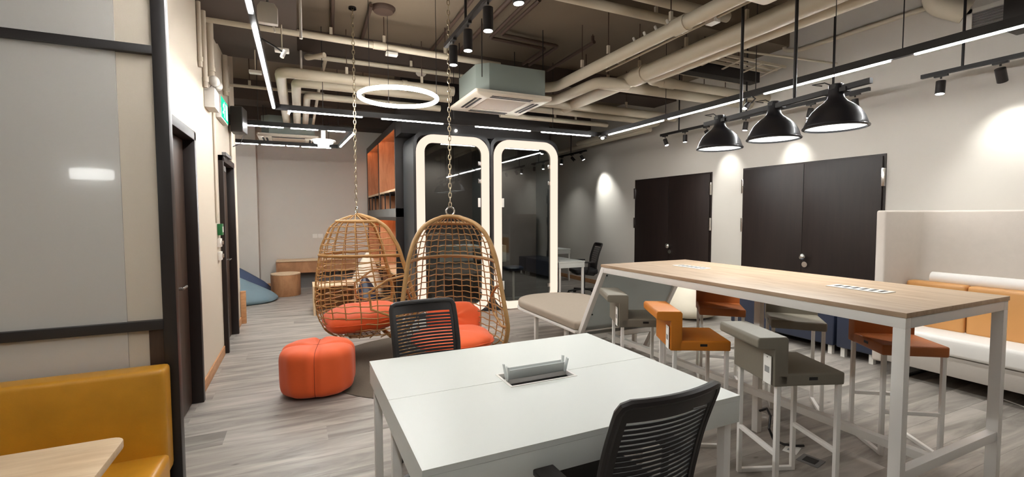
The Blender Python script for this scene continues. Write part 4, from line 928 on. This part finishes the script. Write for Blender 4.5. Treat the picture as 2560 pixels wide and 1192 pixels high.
cushion('big crumpled orange cushion in the sideways swing chair', (0.60, 5.22, 0.42), (0.40, 0.39, 0.13), (0, R(-4), 0))
cushion('orange seat cushion in the swing chair facing the desk', (1.33, 4.28, 0.325), (0.38, 0.37, 0.085))
cushion('orange back cushion leaning in the swing chair facing the desk', (1.45, 4.60, 0.44), (0.28, 0.18, 0.09), (R(62), 0, R(-14)))
# pouf
t = thing('pouf', 'round orange pouf with stitched seams on the floor by the rug', 'pouf', (0.118, 4.30, 0.0098), R(-8))
def pf(p, th, ph):
    g = 0.0
    for k in range(4):
        d = math.sin(th-(-math.pi/2+k*math.pi/2))*math.hypot(p.x, p.y)
        if math.cos(th-(-math.pi/2+k*math.pi/2)) > 0: g = max(g, math.exp(-(d/0.022)**2))
    s = 1-0.055*g+0.012*math.sin(11*th+5*p.z)*(1-g)
    z = p.z-(0.02*g if p.z > 0.1 else 0)
    return Vector((p.x*s, p.y*s, z))
MB().quadric((0, 0, 0.205), (0.305, 0.305, 0.205), 0.36, 0.86, 128, 32, pf).build('cover', 'orange_fabric', t)
def qz(r, z, th, ph):
    pw = lambda x, e: math.copysign(abs(x)**e, x)
    p = Vector((pw(math.cos(ph), 0.36)*pw(math.cos(th), 0.86)*0.305, pw(math.cos(ph), 0.36)*pw(math.sin(th), 0.86)*0.305, pw(math.sin(ph), 0.36)*0.205)); p = pf(p, th, ph); p.z += 0.205; return p
for k in range(4):
    th = -math.pi/2+k*math.pi/2; MB().path([qz(0, 0, th, R(a)) for a in range(-70, 91, 8)], 0.003, 6).build('seam', 'seam_thread', t)
tag(MB().lathe([(0.0, 0.0), (1.06, 0.0), (1.07, 0.004), (1.06, 0.009), (0.0, 0.009)], 96, (1.2, 4.72, 0.0005), False).build('round_rug', 'rug_brown'), 'round brown woven rug under the swing chairs', 'rug')

# ================================================================== LOUNGE CORNER AT THE BACK
t = thing('wall_bench', 'long low wooden box bench against the far wall', 'bench', (0, 0, 0))
B(-0.46, 1.1, 10.5, 10.97, 0.335, 0.35).build('bottom_board', 'oak_brown', t, smooth=False); B(-0.46, 1.1, 10.5, 10.97, 0.575, 0.6).build('seat_board', 'oak_light', t, bevel=0.003)
B(-0.46, -0.435, 10.5, 10.97, 0.35, 0.575).build('end_board', 'oak_brown', t, smooth=False); B(1.075, 1.1, 10.5, 10.97, 0.35, 0.575).build('end_board', 'oak_brown', t, smooth=False); B(-0.435, 1.075, 10.52, 10.54, 0.35, 0.575).build('front_board', 'oak_brown', t, smooth=False)
B(-0.4, 1.05, 10.7, 10.97, 0.0, 0.335).build('plinth', 'grey_panel', t, smooth=False)
t = thing('drum_stool', 'round wooden drum stool beside the blue beanbags', 'stool', (-0.27, 9.82, 0))
MB().lathe([(0.0, 0), (0.255, 0), (0.26, 0.01), (0.26, 0.40), (0.255, 0.405)], 40, (0, 0, 0), False).build('drum', 'oak_brown', t); MB().lathe([(0.0, 0.405), (0.26, 0.405), (0.262, 0.412), (0.258, 0.425), (0.0, 0.425)], 40, (0, 0, 0), False).build('lid', 'oak_light', t)
def slump(label, m, loc, rx, ry, h, peak, rot):
    t = thing('beanbag', label, 'beanbag', loc, R(rot)); vs = []; nu, nv = 36, 14
    prof = [(0.86, 0.0), (0.98, 0.05), (1.0, 0.12), (0.97, 0.2), (0.9, 0.3), (0.8, 0.4), (0.68, 0.52), (0.55, 0.64), (0.42, 0.76), (0.3, 0.86), (0.18, 0.94), (0.07, 0.99), (0.0, 1.0)]
    for s, q in prof:
        for i in range(nu):
            th = 2*math.pi*i/nu; k = 1+0.03*math.sin(6*th+q*5)
            vs.append((peak[0]*q+rx*s*k*math.cos(th), peak[1]*q+ry*s*k*math.sin(th), h*q))
    n = nu; fs = [(j*n+i, j*n+(i+1) % n, (j+1)*n+(i+1) % n, (j+1)*n+i) for j in range(len(prof)-1) for i in range(n)]+[tuple(range(n))[::-1]]
    MB().add(vs, fs).build('bag', m, t, angle=70)
    MB().path([(peak[0]-0.03, peak[1], h-0.01), (peak[0], peak[1], h+0.03), (peak[0]+0.04, peak[1], h-0.02)], 0.008, 6).build('carry_strap', m, t)
slump('pale blue slumped beanbag on the lounge floor', 'blue_denim', (-1.02, 9.22, 0), 0.66, 0.4, 0.56, (-0.25, 0.1), 8)
slump('dark blue taller beanbag behind the pale blue one', 'dark_denim', (-1.3, 10.12, 0), 0.8, 0.4, 0.86, (-0.35, 0.0), 0)
t = thing('wooden_box_table', 'low wooden box table seen through the sideways swing chair', 'table', (0.16, 7.56, 0))
B(0, 0.62, 0, 0.55, 0.425, 0.45).build('top', 'oak_light', t, bevel=0.003); B(0, 0.03, 0, 0.55, 0, 0.425).build('side_board', 'oak_light', t, smooth=False); B(0.59, 0.62, 0, 0.55, 0, 0.425).build('side_board', 'oak_brown', t, smooth=False); B(0.03, 0.59, 0.5, 0.53, 0, 0.425).build('rear_board', 'oak_brown', t, smooth=False)
slump('cream beanbag by the bookcase, seen through the sideways swing chair', 'cream_fabric', (1.06, 8.75, 0), 0.32, 0.32, 0.86, (0.08, 0.1), 0)
slump('small navy floor bag between the box table and cream beanbag', 'navy_leather', (1.03, 8.05, 0), 0.22, 0.2, 0.5, (-0.05, 0.05), 0)
t = thing('wall_socket', 'white double wall socket above the wooden wall bench', 'socket', (0.36, YB, 1.08))
for x in (-0.06, 0.05): B(x-0.05, x+0.05, -0.014, 0.0, -0.045, 0.045).build('face_plate', 'white_plastic', t, bevel=0.004)
t = thing('saucer_pendant', 'bright tiered saucer lamp hanging by the lounge linear light', 'lamp', (0.34, 7.25, 2.57))
MB().lathe([(0.0, 0.03), (0.17, 0.03), (0.16, 0.045), (0.05, 0.06), (0.0, 0.06)], 32, (0, 0, 0), False).build('upper_saucer', 'white_plastic', t)
MB().lathe([(0.0, -0.06), (0.075, -0.06), (0.08, -0.01), (0.13, 0.0), (0.135, 0.02), (0.0, 0.025)], 32, (0, 0, 0), False).build('glowing_tier', 'light_pendant', t)
spot('saucer_bulb', (0, 0, -0.065), (0, 0, -1), 70, 165, 0.5, t, size=0.08)
MB().tube((0, 0, 0.06), (0, 0, 0.2), 0.03, 14).build('stem', 'white_plastic', t); MB().tube((0, 0, 0.2), (0, 0, 0.9), 0.004, 6).build('cord', 'black_metal', t)
